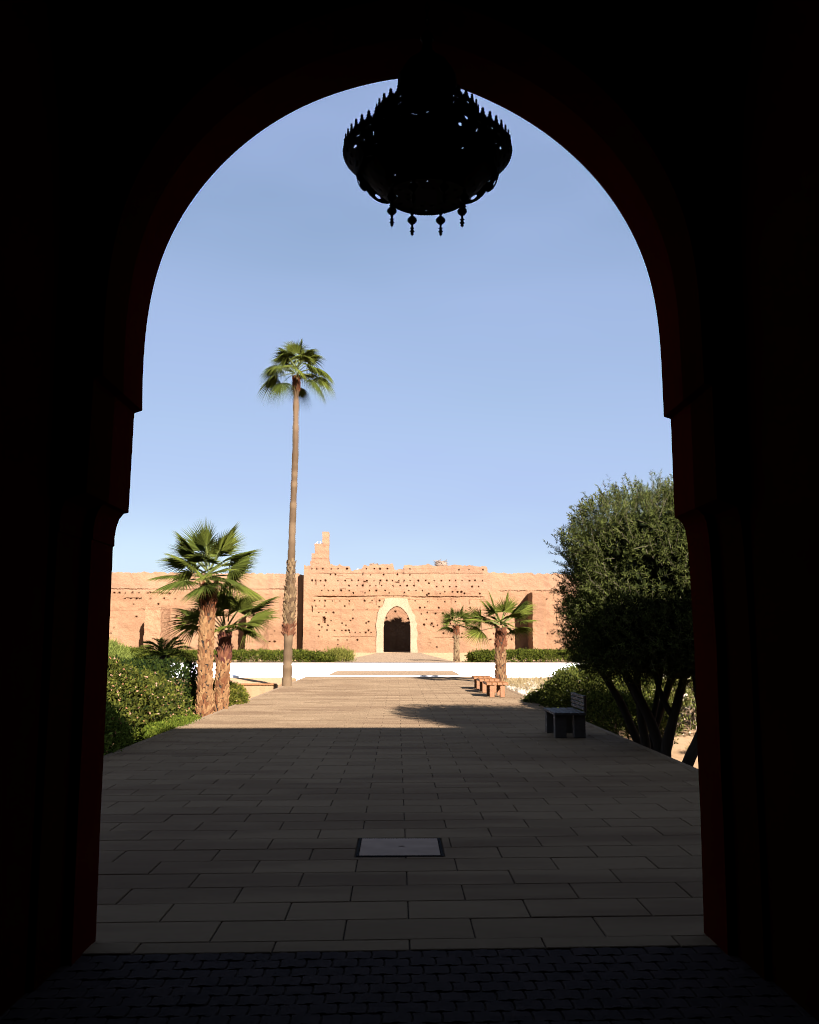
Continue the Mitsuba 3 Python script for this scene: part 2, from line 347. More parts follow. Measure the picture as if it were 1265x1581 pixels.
def arch_layer(y0, y1, dx, z_from):
    wall = box(-4.6, -.3, 4.6, 5.94).difference(box(-5, 5.35, .55, 7)).difference(Polygon(outline(dx, z_from)))
    m = trimesh.creation.extrude_polygon(wall, y1 - y0, engine='earcut')
    v = np.array(m.vertices); v = np.c_[v[:, 0], y0 + v[:, 2] + SK * v[:, 0], v[:, 1]]
    return v, np.array(m.faces)[:, ::-1]
gh = thing('gatehouse', 'dark plastered gatehouse with tall round arch framing the whole view', 'building')
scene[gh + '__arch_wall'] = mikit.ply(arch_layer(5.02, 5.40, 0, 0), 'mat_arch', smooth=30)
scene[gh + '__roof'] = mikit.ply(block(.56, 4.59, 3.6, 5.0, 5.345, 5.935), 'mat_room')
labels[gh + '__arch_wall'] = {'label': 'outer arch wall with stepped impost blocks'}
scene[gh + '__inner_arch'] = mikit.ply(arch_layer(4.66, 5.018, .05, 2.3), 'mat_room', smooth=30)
def shell():
    ms = [block(-4.6, -4.0, -7, 4.5, -.3, 5.34), block(4.0, 4.6, -7, 4.78, -.3, 5.94), block(-3.998, 3.998, -7, -6.5, -.3, 5.34)]
    return ms
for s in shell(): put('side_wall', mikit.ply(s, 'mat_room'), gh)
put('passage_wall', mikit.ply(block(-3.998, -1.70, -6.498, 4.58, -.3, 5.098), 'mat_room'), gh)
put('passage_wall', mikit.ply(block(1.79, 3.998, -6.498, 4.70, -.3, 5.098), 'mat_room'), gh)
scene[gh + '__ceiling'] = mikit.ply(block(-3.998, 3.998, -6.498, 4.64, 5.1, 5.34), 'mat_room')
scene[gh + '__wing'] = mikit.ply(block(-30, -4.61, 4.2, 5.2, -.6, 3.9), 'mat_earth')
scene[gh + '__wing_001'] = mikit.ply(block(4.61, 9.0, 4.5, 5.5, -.6, 5.94), 'mat_earth')
scene[gh + '__wing_002'] = mikit.ply(block(9.01, 30, 4.5, 5.5, -.6, 3.4), 'mat_earth')

# ------------------------------------------------------------------ hanging lantern
lt = thing('lantern', 'large pierced metal lantern with spiky crestings hanging in the arch', 'lantern')
LC = np.array([.1343, 4.0, 3.853]); U = .38 / 129
def wrap(tile, n, R0, z0, R1, z1, th=1.2, twist=0.0):
    """a pierced sheet: the tile (0..1 across, 0..1 up) extruded th thick and repeated n times round the axis"""
    m = trimesh.creation.extrude_polygon(tile, th, engine='earcut'); v = np.array(m.vertices); out = []
    for k in range(n):
        a = (k + v[:, 0] - .5 + twist) * 2 * np.pi / n
        R = R0 + (R1 - R0) * v[:, 1] + v[:, 2]; z = z0 + (z1 - z0) * v[:, 1]
        out.append((np.c_[R * np.cos(a), R * np.sin(a), z] * U + LC, m.faces))
    return cat(out)
sq = box(0, 0, 1.0005, 1)
def holes(*h):
    t = sq
    for cx, cy, rx, ry in h: t = t.difference(affinity.scale(Point(cx, cy).buffer(1, 5), rx, ry))
    return t
def lantern_part(name, mesh): put(name, mikit.ply(mesh, 'mat_iron'), lt)
H2 = holes((.5, .72, .27, .085), (.5, .3, .27, .085))
lantern_part('pierced_band', wrap(holes((.5, .32, .27, .13), (.5, .74, .3, .11)), 32, 112, -42, 128, -23))
lobe = Polygon([(0, 1), (0, .55)] + [(.5 - .5 * math.cos(t), .55 - .55 * math.sin(t) ** .8) for t in np.linspace(.12, math.pi - .12, 13)] + [(1, .55), (1, 1)])
lobe = lobe.difference(affinity.scale(Point(.5, .42).buffer(1, 5), .12, .17))
def wrap_fine(poly, n, R0, z0, R1, z1, th, sub, twist=0.0):
    parts = []
    for s in range(sub):
        c = poly.intersection(box(s / sub, -1, (s + 1) / sub, 3))
        for g in getattr(c, 'geoms', [c]):
            if g.geom_type == 'Polygon' and g.area > 1e-6: parts.append(wrap(g, n, R0, z0, R1, z1, th, twist))
    return cat(parts)
lantern_part('scalloped_skirt', wrap_fine(lobe, 12, 107, -62, 113, -39, 1.2, 4, .5))
lantern_part('pierced_bowl', wrap(holes((.5, .6, .12, .09)), 24, 82, -70, 104, -44))
lantern_part('pierced_bowl', wrap(holes((.5, .5, .14, .12)), 24, 60, -89, 81.9, -70.3))
disc = Point(0, 0).buffer(61, 16)
for k in range(12):
    for rr, hr in ((48, 3.6), (30, 3.0)):
        a = (k + .5 * (rr < 40)) * math.pi / 6; disc = disc.difference(Point(rr * math.cos(a), rr * math.sin(a)).buffer(hr, 4))
d = trimesh.creation.extrude_polygon(disc, 2, engine='earcut'); lantern_part('bottom_plate', (np.array(d.vertices) * U + LC + np.array([0, 0, -91]) * U, d.faces))
th_ = np.linspace(0, 2 * np.pi, 9)
lantern_part('rim', lathe(np.c_[60 + 2.4 * np.cos(th_), -90 + 2.4 * np.sin(th_)] * U, 48, LC))
lantern_part('rim', lathe(np.c_[128.5 + 1.8 * np.cos(th_), -22 + 2.6 * np.sin(th_)] * U, 64, LC))
pend = np.array([(0, 0), (3, 0), (3, -4), (1.8, -5), (1.8, -7), (4, -8.5), (7.4, -12.5), (7.6, -15.5), (5, -19), (1.8, -21.5), (1.5, -26), (3.6, -27.5), (1.8, -29.5), (1.8, -30.5), (4, -33), (1.7, -35.2), (2.8, -37), (0, -40.5)], float)
for k in range(8):
    a = (k + .5) * math.pi / 4
    lantern_part('pendant', lathe(pend * U, 12, LC + np.array([59 * math.cos(a), 59 * math.sin(a), -89]) * U))
spike = Polygon([(.06, -.05), (.06, .26), (.2, .36), (.32, .40), (.24, .52), (.28, .62), (.40, .68), (.33, .78), (.36, .90), (.5, 1.02), (.64, .90), (.67, .78), (.60, .68), (.72, .62), (.76, .52), (.68, .40), (.8, .36), (.94, .26), (.94, -.05)])
def cresting(n, R, z, h): lantern_part('cresting', wrap(spike, n, R - 1, z, R - 1, z + h, 1.6))
cresting(54, 128, -20, 15)
lantern_part('shoulder', wrap(holes((.5, .4, .2, .12), (.5, .75, .12, .08)), 28, 126, -20.5, 84, 12))
lantern_part('pierced_band', wrap(H2, 24, 82, 12.2, 80, 38)); cresting(32, 80, 38, 14)
lantern_part('shoulder', wrap(holes((.5, .45, .16, .1)), 20, 80, 38.2, 47, 70))
lantern_part('pierced_band', wrap(H2, 16, 46, 70.2, 45, 94)); cresting(20, 45, 94, 12)
lantern_part('dome', lathe(np.array([(45, 94), (42, 112), (32, 128), (18, 140), (9, 150), (7, 164), (11, 172), (6, 182), (0, 186)]) * U, 24, LC))
z, k = LC[2] + 184 * U, 0
while z < 5.12:
    t = np.linspace(0, 2 * np.pi, 13); u = .009 * np.cos(t); w = .022 * np.sin(t)
    p = np.c_[u, 0 * u, w] if k % 2 else np.c_[0 * u, u, w]
    lantern_part('chain_link', tube(p + [LC[0], LC[1], z + .02], .0035, 6, False)); z += .033; k += 1
for key in [q for q in scene if q.startswith(lt + '__cresting')]: labels[key] = {'kind': 'stuff'}

# ------------------------------------------------------------------ old rammed earth walls
def earth_wall(x0, x1, dx, zb, top, y0, thick, holes=(), slots=(), ledges=(), opening=None, seed=0, bands=()):
    """the front as a fine relief: putlog holes, slots (x0, x1, z0, z1, depth), ledges (x0, x1, z, depth); then top, ends and back"""
    nx, nz = int((x1 - x0) / dx) + 1, int((np.max(top[:, 1]) - zb) / dx) + 1
    xs = np.linspace(x0, x1, nx); tz = np.interp(xs, top[:, 0], top[:, 1])
    tz = tz + .17 * (meshkit.fbm(np.c_[xs * 2.6, xs * 0 + seed, xs * 0], 5) - .5) * 2
    X = np.repeat(xs[:, None], nz, 1); Z = zb + (tz[:, None] - zb) * np.linspace(0, 1, nz)[None]
    P = np.stack([X, Z, X * 0 + seed * 7.3], -1)
    D = .30 * (meshkit.fbm(P * [.6, .9, 1], 4, seed) - .5) + .09 * (meshkit.fbm(P * 3.2, 3, seed + 5) - .5)
    D += .035 * meshkit.noise(np.stack([X * 0, Z * 2.4, X * .12], -1), seed + 9)
    wx, wz = .05 * (meshkit.noise(P * 4, 3) - .5), .05 * (meshkit.noise(P * 4, 4) - .5)
    for hx, hz, r in holes:
        i0, i1 = np.searchsorted(xs, [hx - .4, hx + .4])
        if i1 <= i0: continue
        d = np.hypot(X[i0:i1] + wx[i0:i1] - hx, (Z[i0:i1] + wz[i0:i1] - hz) * 1.05)
        D[i0:i1] += .42 * np.clip((r - d) / (.45 * r), 0, 1)
    for a, b, c, e, dep in slots:
        s = np.clip((np.minimum(X - a, b - X) + wx) / .07, 0, 1) * np.clip((np.minimum(Z - c, e - Z) + wz) / .07, 0, 1)
        D += dep * s
    for a, b, lz, dep in ledges:        # upper part set back over a broken ledge
        wob = lz + .10 * (meshkit.fbm(np.c_[xs * 1.3, xs * 0, xs * 0 + 2.2], 4) - .5)
        on = np.clip((np.minimum(xs - a, b - xs)) / .5, 0, 1)
        u = Z - wob[:, None]
        D += (dep * np.clip(-u / .02, 0, 1) * np.exp(np.clip(u, -9, 0) * 3.0)) * on[:, None] * (.45 + 1.1 * meshkit.noise(np.c_[xs * 1.1, xs * 0, xs * 0 + 5])[:, None])
    Y = y0 + D
    v = np.stack([X, Y, Z], -1).reshape(-1, 3)
    i, j = np.meshgrid(np.arange(nx - 1), np.arange(nz - 1), indexing='ij')
    q = np.stack([i * nz + j, (i + 1) * nz + j, (i + 1) * nz + j + 1, i * nz + j + 1], -1).reshape(-1, 4)
    if opening is not None:
        c = v[q].mean(1); q = q[~contains_xy(opening, c[:, 0], c[:, 2])]
    n0 = len(v); I = np.arange(nx)
    back_t = np.c_[xs, xs * 0 + y0 + thick, tz - .08]; back_b = np.c_[xs, xs * 0 + y0 + thick, xs * 0 + zb]
    v = np.vstack([v, back_t, back_b]); i = I[:-1]
    caps = np.vstack([np.c_[i * nz + nz - 1, (i + 1) * nz + nz - 1, n0 + i + 1, n0 + i]])
    bk = np.c_[n0 + i, n0 + i + 1, n0 + nx + i + 1, n0 + nx + i]
    if opening is not None:
        xc = xs[:-1]; ox0, _, ox1, oz1 = opening.bounds; s = (xc > ox0) & (xc < ox1)
        bk2 = bk[~s]; lint = len(v)
        v = np.vstack([v, np.c_[xs, xs * 0 + y0 + thick, xs * 0 + oz1]])
        bk = np.vstack([bk2, np.c_[n0 + i, n0 + i + 1, lint + i + 1, lint + i][s]])
    q = np.vstack([q, caps, bk]); f = np.vstack([q[:, [0, 1, 2]], q[:, [0, 2, 3]]])
    for col in (0, nx - 1):
        J = np.arange(nz - 1); k = len(v)
        v = np.vstack([v, np.c_[np.full(nz, xs[col]), np.full(nz, y0 + thick), Z[col]]])
        f = np.vstack([f, np.c_[col * nz + J, col * nz + J + 1, k + J + 1], np.c_[col * nz + J, k + J + 1, k + J]])
    return v, f
rng = np.random.default_rng(11)
HB = [(-8.0, 8.31), (-7.55, 8.31), (-6.97, 8.32), (-6.18, 8.32), (-5.54, 8.32), (-4.71, 8.32), (-2.89, 8.32), (-2.15, 8.32), (-1.62, 8.32), (-0.93, 8.32), (1.21, 8.32), (-6.24, 7.76), (-5.78, 7.76), (-3.23, 7.81), (-2.5, 7.76), (-1.26, 7.76), (0.01, 7.77), (1.21, 7.77), (-7.96, 7.21), (-7.17, 7.21), (-6.71, 7.21), (-5.54, 7.21), (-4.86, 7.21), (-4.25, 7.21), (-3.63, 7.22), (-2.84, 7.22), (-2.17, 7.22), (-1.57, 7.22), (-0.97, 7.22), (-0.45, 7.22), (0.18, 7.22), (0.66, 7.22), (1.24, 7.22), (1.98, 7.22), (2.7, 7.22), (-6.8, 6.73), (-4.49, 6.74), (-3.74, 6.74), (-3.2, 6.74), (-2.53, 6.74), (-2.0, 6.74), (-1.47, 6.74), (-0.37, 6.74), (0.28, 6.74), (0.92, 6.74), (1.59, 6.74), (-7.02, 6.28), (-6.44, 6.28), (-5.96, 6.28), (-5.25, 6.28), (-4.48, 6.28), (-4.1, 6.04), (-3.0, 6.04), (-2.6, 6.28), (-1.95, 6.28), (-1.11, 6.28), (-0.75, 6.04), (0.68, 6.09), (1.1, 6.28), (1.78, 6.28), (2.36, 6.28), (2.79, 5.85), (-7.72, 5.32), (-7.24, 5.32), (-6.72, 5.32), (-6.05, 5.32), (-5.35, 5.32), (-4.47, 5.32), (-3.04, 5.33), (-2.35, 5.33), (-1.64, 5.33), (1.69, 5.33), (-7.95, 4.83), (-7.57, 4.83), (-6.79, 4.83), (-4.87, 4.83), (-1.66, 4.75), (2.12, 4.69), (2.6, 4.69), (-7.28, 4.23), (-6.61, 4.23), (-5.94, 4.23), (-1.75, 4.23), (2.26, 4.11), (2.79, 4.23), (-6.65, 3.68), (-4.13, 3.68), (-1.84, 3.47), (2.74, 3.59), (-6.15, 3.49), (-4.34, 3.49), (-7.28, 3.11), (-6.45, 3.05), (-5.12, 3.24), (-4.76, 3.05), (-2.65, 3.38), (-2.89, 3.24), (2.5, 3.1), (-7.21, 2.57), (-6.51, 2.58), (-5.81, 2.58), (-5.12, 2.58), (-4.78, 2.58), (-4.48, 2.58), (-2.66, 2.58), (-4.4, 2.39), (-3.88, 2.39), (-3.43, 2.39), (-2.93, 2.39), (-2.41, 2.39), (-7.27, 2.03), (-5.51, 1.7), (-4.63, 1.7), (-3.7, 1.7), (5.81, 8.25), (6.74, 8.25), (8.05, 8.25), (3.5, 7.21), (4.16, 7.21), (4.92, 7.22), (5.48, 7.22), (6.09, 7.22), (6.8, 7.22), (7.3, 7.22), (8.0, 7.22), (2.97, 6.98), (3.7, 6.65), (4.32, 6.65), (4.92, 6.65), (5.53, 6.65), (7.03, 6.65), (7.64, 6.65), (4.47, 6.16), (5.18, 6.16), (5.66, 6.16), (6.0, 6.16), (2.96, 6.0), (4.05, 6.0), (6.3, 6.01), (7.74, 6.01), (2.89, 5.25), (4.47, 5.25), (5.47, 5.25), (3.89, 4.67), (6.83, 4.67), (3.59, 4.15), (4.28, 4.15), (7.41, 4.15), (3.25, 3.21), (3.77, 3.05), (4.35, 3.11), (4.64, 3.21), (4.96, 3.21), (3.14, 3.09), (5.08, 2.48), (4.32, 2.3), (6.06, 2.3), (6.73, 2.3), (7.28, 2.3), (5.22, 1.96), (5.97, 1.96), (6.62, 1.96), (9.12, 2.27), (10.43, 2.28), (8.8, 1.76), (10.79, 1.76)]
HL = [(-27.0, 6.15), (-26.54, 6.15), (-25.92, 6.15), (-25.3, 6.15), (-24.67, 6.15), (-25.97, 5.61), (-25.43, 5.61), (-24.89, 5.61), (-24.42, 5.61), (-22.24, 5.61), (-21.16, 5.61), (-25.1, 5.06), (-22.77, 5.06), (-22.49, 6.0), (-21.79, 6.0), (-20.26, 4.41), (-22.65, 3.9), (-21.98, 3.9), (-21.02, 3.9), (-21.7, 3.28), (-21.18, 3.28), (-26.89, 2.85), (-21.84, 2.85), (-27.15, 2.31), (-12.82, 1.54), (-12.12, 1.54), (-11.65, 1.54), (-11.67, 2.56), (-9.51, 1.51)]
HR = [(13.63, 5.53), (14.17, 5.53), (13.19, 5.01), (13.78, 5.01), (13.23, 4.42), (13.77, 4.43), (13.65, 4.0), (13.21, 3.41), (13.19, 2.29), (13.84, 2.29), (14.21, 2.29), (14.64, 2.29), (13.2, 2.82), (13.18, 1.71)]
TOP = np.array([(-8.69, 8.64), (-8.03, 8.7), (-7.06, 8.64), (-4.45, 8.64), (-4.26, 8.21), (-3.84, 8.15), (-3.29, 8.28), (-3.11, 8.64), (-2.63, 8.7), (-0.38, 8.71), (-0.26, 8.22), (0.53, 8.22), (0.66, 8.65), (2.84, 8.71), (3.76, 8.65), (4.67, 8.71), (8.44, 8.59), (8.53, 8.23)])
WY = 88.0
def sized(h, lo, hi): return [(x, z, lo + (hi - lo) * rng.random() ** 1.5) for x, z in h]
gate = [(-1.27, .3), (-1.27, 2.92), (-1.2, 3.2), (-1.24, 3.3), (-1.12, 3.75), (-.9, 4.2), (-.6, 4.55), (-.3, 4.76), (0, 4.86), (.3, 4.76), (.6, 4.55), (.9, 4.2), (1.12, 3.75), (1.24, 3.3), (1.2, 3.2), (1.27, 2.92), (1.27, .3)]
GATE = Polygon(gate)
pw = thing('ruined_wall', 'tall ruined earth wall with broken top pierced by the pointed gate', 'wall')
hb = [h for h in sized([q for q in HB if q[0] < 8.6], .06, .115) if not GATE.buffer(.7).contains(Point(h[0], h[1]))]
extra = [(x + rng.normal() * .2, z + rng.normal() * .1) for x in np.arange(-8, 8.3, 1.3) for z in (1.2, 2.9, 4.5) if rng.random() < .35 and not GATE.buffer(.8).contains(Point(x, z))]
hb += sized(extra, .05, .09)
slots = [(-6.95, -6.66, 3.22, 3.88, .5), (-7.72, -7.56, 6.75, 7.3, .3), (-7.98, -7.85, 4.25, 4.8, .3), (3.0, 3.06, 4.9, 5.5, .12), (5.0, 5.08, 4.95, 5.6, .15), (6.7, 6.78, 4.95, 5.5, .15), (-3.2, -2.75, 7.0, 7.16, .25), (-.2, .2, 6.95, 7.12, .22), (-1.72, -1.6, 6.75, 7.15, .2), (-6.85, -6.78, 4.9, 5.5, .1), (-5.9, -5.82, 4.9, 5.45, .1), (1.55, 1.62, 6.7, 7.3, .14), (-4.55, -4.45, 4.9, 5.4, .12), (-2.0, -1.92, 4.85, 5.4, .12)]
for i in range(60):      # small spalled patches
    x, z = rng.uniform(-8.4, 8.2), rng.uniform(1.0, 8.0)
    if not GATE.buffer(.9).contains(Point(x, z)): slots.append((x, x + rng.uniform(.15, .8), z, z + rng.uniform(.05, .22), rng.uniform(.03, .09)))
ledges = [(-7.9, -1.7, 5.78, .26), (1.2, 8.2, 5.74, .22), (-1.9, 1.4, 5.8, .14), (-6.2, -1.9, 2.02, .10), (3.2, 8.3, 1.92, .07), (-8.2, 8.3, 7.92, .07), (-8.5, 8.4, 5.5, .05)]
scene[pw + '__body'] = mikit.ply(earth_wall(-8.72, 8.5, .05, .3, TOP, WY, 2.0, hb, slots, ledges, GATE.buffer(.12), 1), 'mat_earth')
# pale plaster surround with a worn outer edge
out = [(-1.87, .3), (-1.9, 1.5), (-1.84, 2.4), (-1.93, 3.1), (-1.8, 3.7), (-1.78, 4.15), (-1.6, 4.55), (-1.35, 4.75), (-1.2, 5.1), (-1.1, 5.5), (-.5, 5.58), (.3, 5.56), (.95, 5.5), (1.06, 5.0), (1.3, 4.6), (1.42, 4.2), (1.7, 3.9), (1.66, 3.5), (1.86, 3.2), (1.78, 2.8), (1.92, 2.3), (1.8, 1.6), (1.94, .3)]
sur = Polygon(out).buffer(.03).difference(GATE)
def surround(poly, y0, y1):
    m = trimesh.creation.extrude_polygon(poly, y1 - y0, engine='earcut'); v = np.array(m.vertices)
    return np.c_[v[:, 0], y0 + v[:, 2], v[:, 1]], np.array(m.faces)[:, ::-1]
scene[pw + '__gate_surround'] = mikit.ply(surround(sur, WY - .12, WY + 2.02), 'mat_pale', smooth=25)
labels[pw + '__gate_surround'] = {'label': 'pale plaster band round the pointed gate opening'}
# wall of the court behind the gate, with unseen side walls added to cut its skylight
iw = thing('inner_wall', 'far earth wall seen through the pointed gate, its lower part shaded', 'wall')
ih = sized([(.38, 5.35), (-.2, 4.7), (-1.15, 4.0), (-.2, 3.9), (1.2, 3.9), (.8, 4.9), (-.9, 5.2)], .12, .17)
scene[iw + '__body'] = mikit.ply(earth_wall(-9, 9, .09, .3, np.array([(-9, 7.6), (9, 7.6)]), 100.3, 1.0, ih, seed=4), 'mat_earth')
scene[iw + '__added_return_wall'] = mikit.ply(block(-9.6, -9.02, 90.1, 100.2, .3, 7.4), 'mat_earth')
scene[iw + '__added_return_wall_001'] = mikit.ply(block(9.02, 9.6, 90.1, 100.2, .3, 7.4), 'mat_earth')

def rough_block(x0, x1, y0, y1, z0, z1, amp=.06, seg=.14, seed=0, taper=0.0):
    m = trimesh.creation.box(bounds=[[x0, y0, z0], [x1, y1, z1]])
    v, f = trimesh.remesh.subdivide_to_size(m.vertices, m.faces, seg, max_iter=12)
    mm = trimesh.Trimesh(v, f, process=True); v = np.array(mm.vertices)
    t = (v[:, 2] - z0) / (z1 - z0); c = np.array([(x0 + x1) / 2, (y0 + y1) / 2])
    v[:, :2] = c + (v[:, :2] - c) * (1 - taper * t)[:, None]
    for k in range(3): v[:, k] += amp * 2 * (meshkit.fbm(v * [2.2, 2.2, 3.0] + k * 31.7 + seed, 3) - .5)
    return v, np.array(mm.faces)
lw = thing('boundary_wall', 'lower plain earth wall running left from the ruined gate wall behind the palms', 'wall')
TL = np.array([(-45, 8.25), (-30, 8.2), (-26.5, 8.16), (-20, 8.1), (-14, 8.02), (-9, 7.95), (-8.6, 7.9)])
hl = sized(HL, .065, .12)
hl += sized([(x + rng.normal() * .15, z) for z in (6.2, 5.6, 3.9) for x in np.arange(-32, -9, 1.05) if rng.random() < .3], .07, .13)
sl = [(rng.uniform(-30, -9.5), 0, rng.uniform(1, 6), 0, 0) for _ in range(22)]
sl = [(a, a + rng.uniform(.2, 1.0), c, c + rng.uniform(.06, .2), rng.uniform(.03, .1)) for a, _, c, _, _ in sl]
sl += [(-24.0, -21.6, 6.02, 6.2, .22), (-25.9, -24.6, 5.55, 5.72, .18), (-23.4, -22.0, 4.62, 4.78, .25)]
scene[lw + '__body'] = mikit.ply(earth_wall(-45, -8.5, .085, .3, TL, WY + 2.1, 1.6, hl, sl, [(-45, -8.5, 6.55, .14)], None, 2), 'mat_earth')
put('buttress', mikit.ply(rough_block(-23.0, -21.5, WY - 1.7, WY + 2.35, .3, 4.7, .13, .17, 3, .05), 'mat_earth'), lw)
put('buttress', mikit.ply(rough_block(-13.85, -12.2, WY - 1.2, WY + 2.35, .3, 4.9, .12, .17, 5, .05), 'mat_earth'), lw)
rw = thing('boundary_wall', 'lower plain earth wall running right from the ruined gate wall to the olive tree', 'wall')
TR = np.array([(8.4, 8.05), (11, 7.98), (15, 7.95), (30, 7.9), (45, 7.9)])
hr = sized(HR + [q for q in HB if q[0] > 8.6], .065, .12)
hr += sized([(x + rng.normal() * .15, z) for z in (5.5, 3.4, 2.3) for x in np.arange(15, 32, 1.0) if rng.random() < .4], .07, .13)
sr = [(rng.uniform(9, 30), 0, rng.uniform(1, 6), 0, 0) for _ in range(16)]
sr = [(a, a + rng.uniform(.2, 1.0), c, c + rng.uniform(.06, .2), rng.uniform(.03, .1)) for a, _, c, _, _ in sr]
sr += [(15.7, 15.9, 4.2, 5.6, .3), (14.95, 15.08, 3.6, 4.7, .25), (16.5, 16.65, 4.6, 5.7, .3)]
scene[rw + '__body'] = mikit.ply(earth_wall(8.5, 45, .085, .3, TR, WY + 1.1, 1.6, hr, sr, [(9.5, 45, 6.35, .14)], None, 3), 'mat_earth')
put('buttress', mikit.ply(rough_block(12.35, 13.6, WY - 2.2, WY + 1.4, .3, 6.05, .06, .16, 8, .04), 'mat_earth'), rw)

rt = thing('ruined_tower', 'stepped stump of a ruined tower above the broken wall top', 'tower')
scene[rt + '__pillar'] = mikit.ply(rough_block(-7.1, -6.45, WY + .6, WY + 1.5, 8.3, 11.9, .07, .1, 2, .08), 'mat_earth')
scene[rt + '__lower_stage'] = mikit.ply(rough_block(-7.8, -7.02, WY + .6, WY + 1.6, 8.3, 10.75, .08, .1, 6, .05), 'mat_earth')
scene[rt + '__footing'] = mikit.ply(rough_block(-8.25, -6.3, WY + .5, WY + 1.7, 8.2, 9.1, .1, .12, 7, .1), 'mat_earth')
put('step', mikit.ply(rough_block(-8.1, -7.75, WY + .6, WY + 1.5, 8.6, 9.85, .06, .1, 9, .1), 'mat_earth'), rt)

def nest_mesh(c, r, h, seed, n=260):
    g = np.random.default_rng(seed); ms = []
    for _ in range(n):
        a = g.random() * 6.283; rr = r * math.sqrt(g.random()) * (.75 + .3 * g.random()); z = h * g.random()
        rr *= .75 + .3 * z / h
        p = np.array([rr * math.cos(a), rr * math.sin(a), z]); d = np.array([-math.sin(a), math.cos(a), 0]) + g.normal(size=3) * [.6, .6, .35]
        d /= np.linalg.norm(d); l = r * g.uniform(.25, .55)
        ms.append(tube(np.array([p - d * l, p + d * l]) + c, .018, 4, False))
    ms.append(lathe([(0, h * .9), (r * .8, h * .85), (r * .85, h * .5), (r * .65, 0)], 14, c))
    return cat(ms)
for c, r, h, lab in (((4.2, WY + 1.2, 8.4), .66, .78, 'big round stork nest of sticks on the right part of the broken wall'), ((-2.15, WY + .7, 8.62), .42, .2, 'small flat nest of sticks on the wall top left of the gate')):
    k = thing('stork_nest', lab, 'nest'); scene[k] = mikit.ply(nest_mesh(np.array(c), r, h, 5), 'mat_twig')
def bird_mesh(c, s, face, white):
    import manifold3d as m3
    def ball(p, r): return m3.Manifold.sphere(r, 14).translate(p)
    def hull(*b): return m3.Manifold.batch_hull([ball(p, r) for p, r in b])
    B = hull(((0, 0, .30), .10), ((-.18, 0, .24), .06)) + hull(((-.18, 0, .24), .05), ((-.36, 0, .18), .015)) + hull(((.02, 0, .33), .07), ((.10, 0, .46), .035)) + hull(((.10, 0, .46), .036), ((.11, 0, .49), .045)) + hull(((.14, 0, .49), .018), ((.24, 0, .47), .005))
    for y in (-.035, .035): B = B + hull(((-.02, y, .24), .02), ((-.01, y, .01), .012)) + hull(((-.01, y, .01), .012), ((.05, y, .008), .008))
    m = B.to_mesh(); v = np.array(m.vert_properties[:, :3], float); f = np.array(m.tri_verts)
    col = np.where(((v[:, 0] < -.12) & (np.abs(v[:, 1]) > .015))[:, None], [.03, .03, .03], white) * np.ones((len(v), 3))
    ca, sa = math.cos(face), math.sin(face); w = v * s
    return np.c_[w[:, 0] * ca - w[:, 1] * sa, w[:, 0] * sa + w[:, 1] * ca, w[:, 2]] + np.array(c), f, col
for c, s, a, lab in (((-7.6, WY + 1.0, 10.72), .5, .4, 'white bird standing left on the tower step'), ((-7.25, WY + 1.0, 10.72), .5, 2.8, 'white bird standing against the tower pillar'), ((-3.75, WY + .7, 8.14), .5, .3, 'white bird sitting in the first gap of the wall top')):
    v, f, col = bird_mesh(c, s, a, (.8, .78, .74)); k = thing('bird', lab, 'bird'); scene[k] = mikit.ply((v, f), 'mat_bird', smooth=True, color=col)

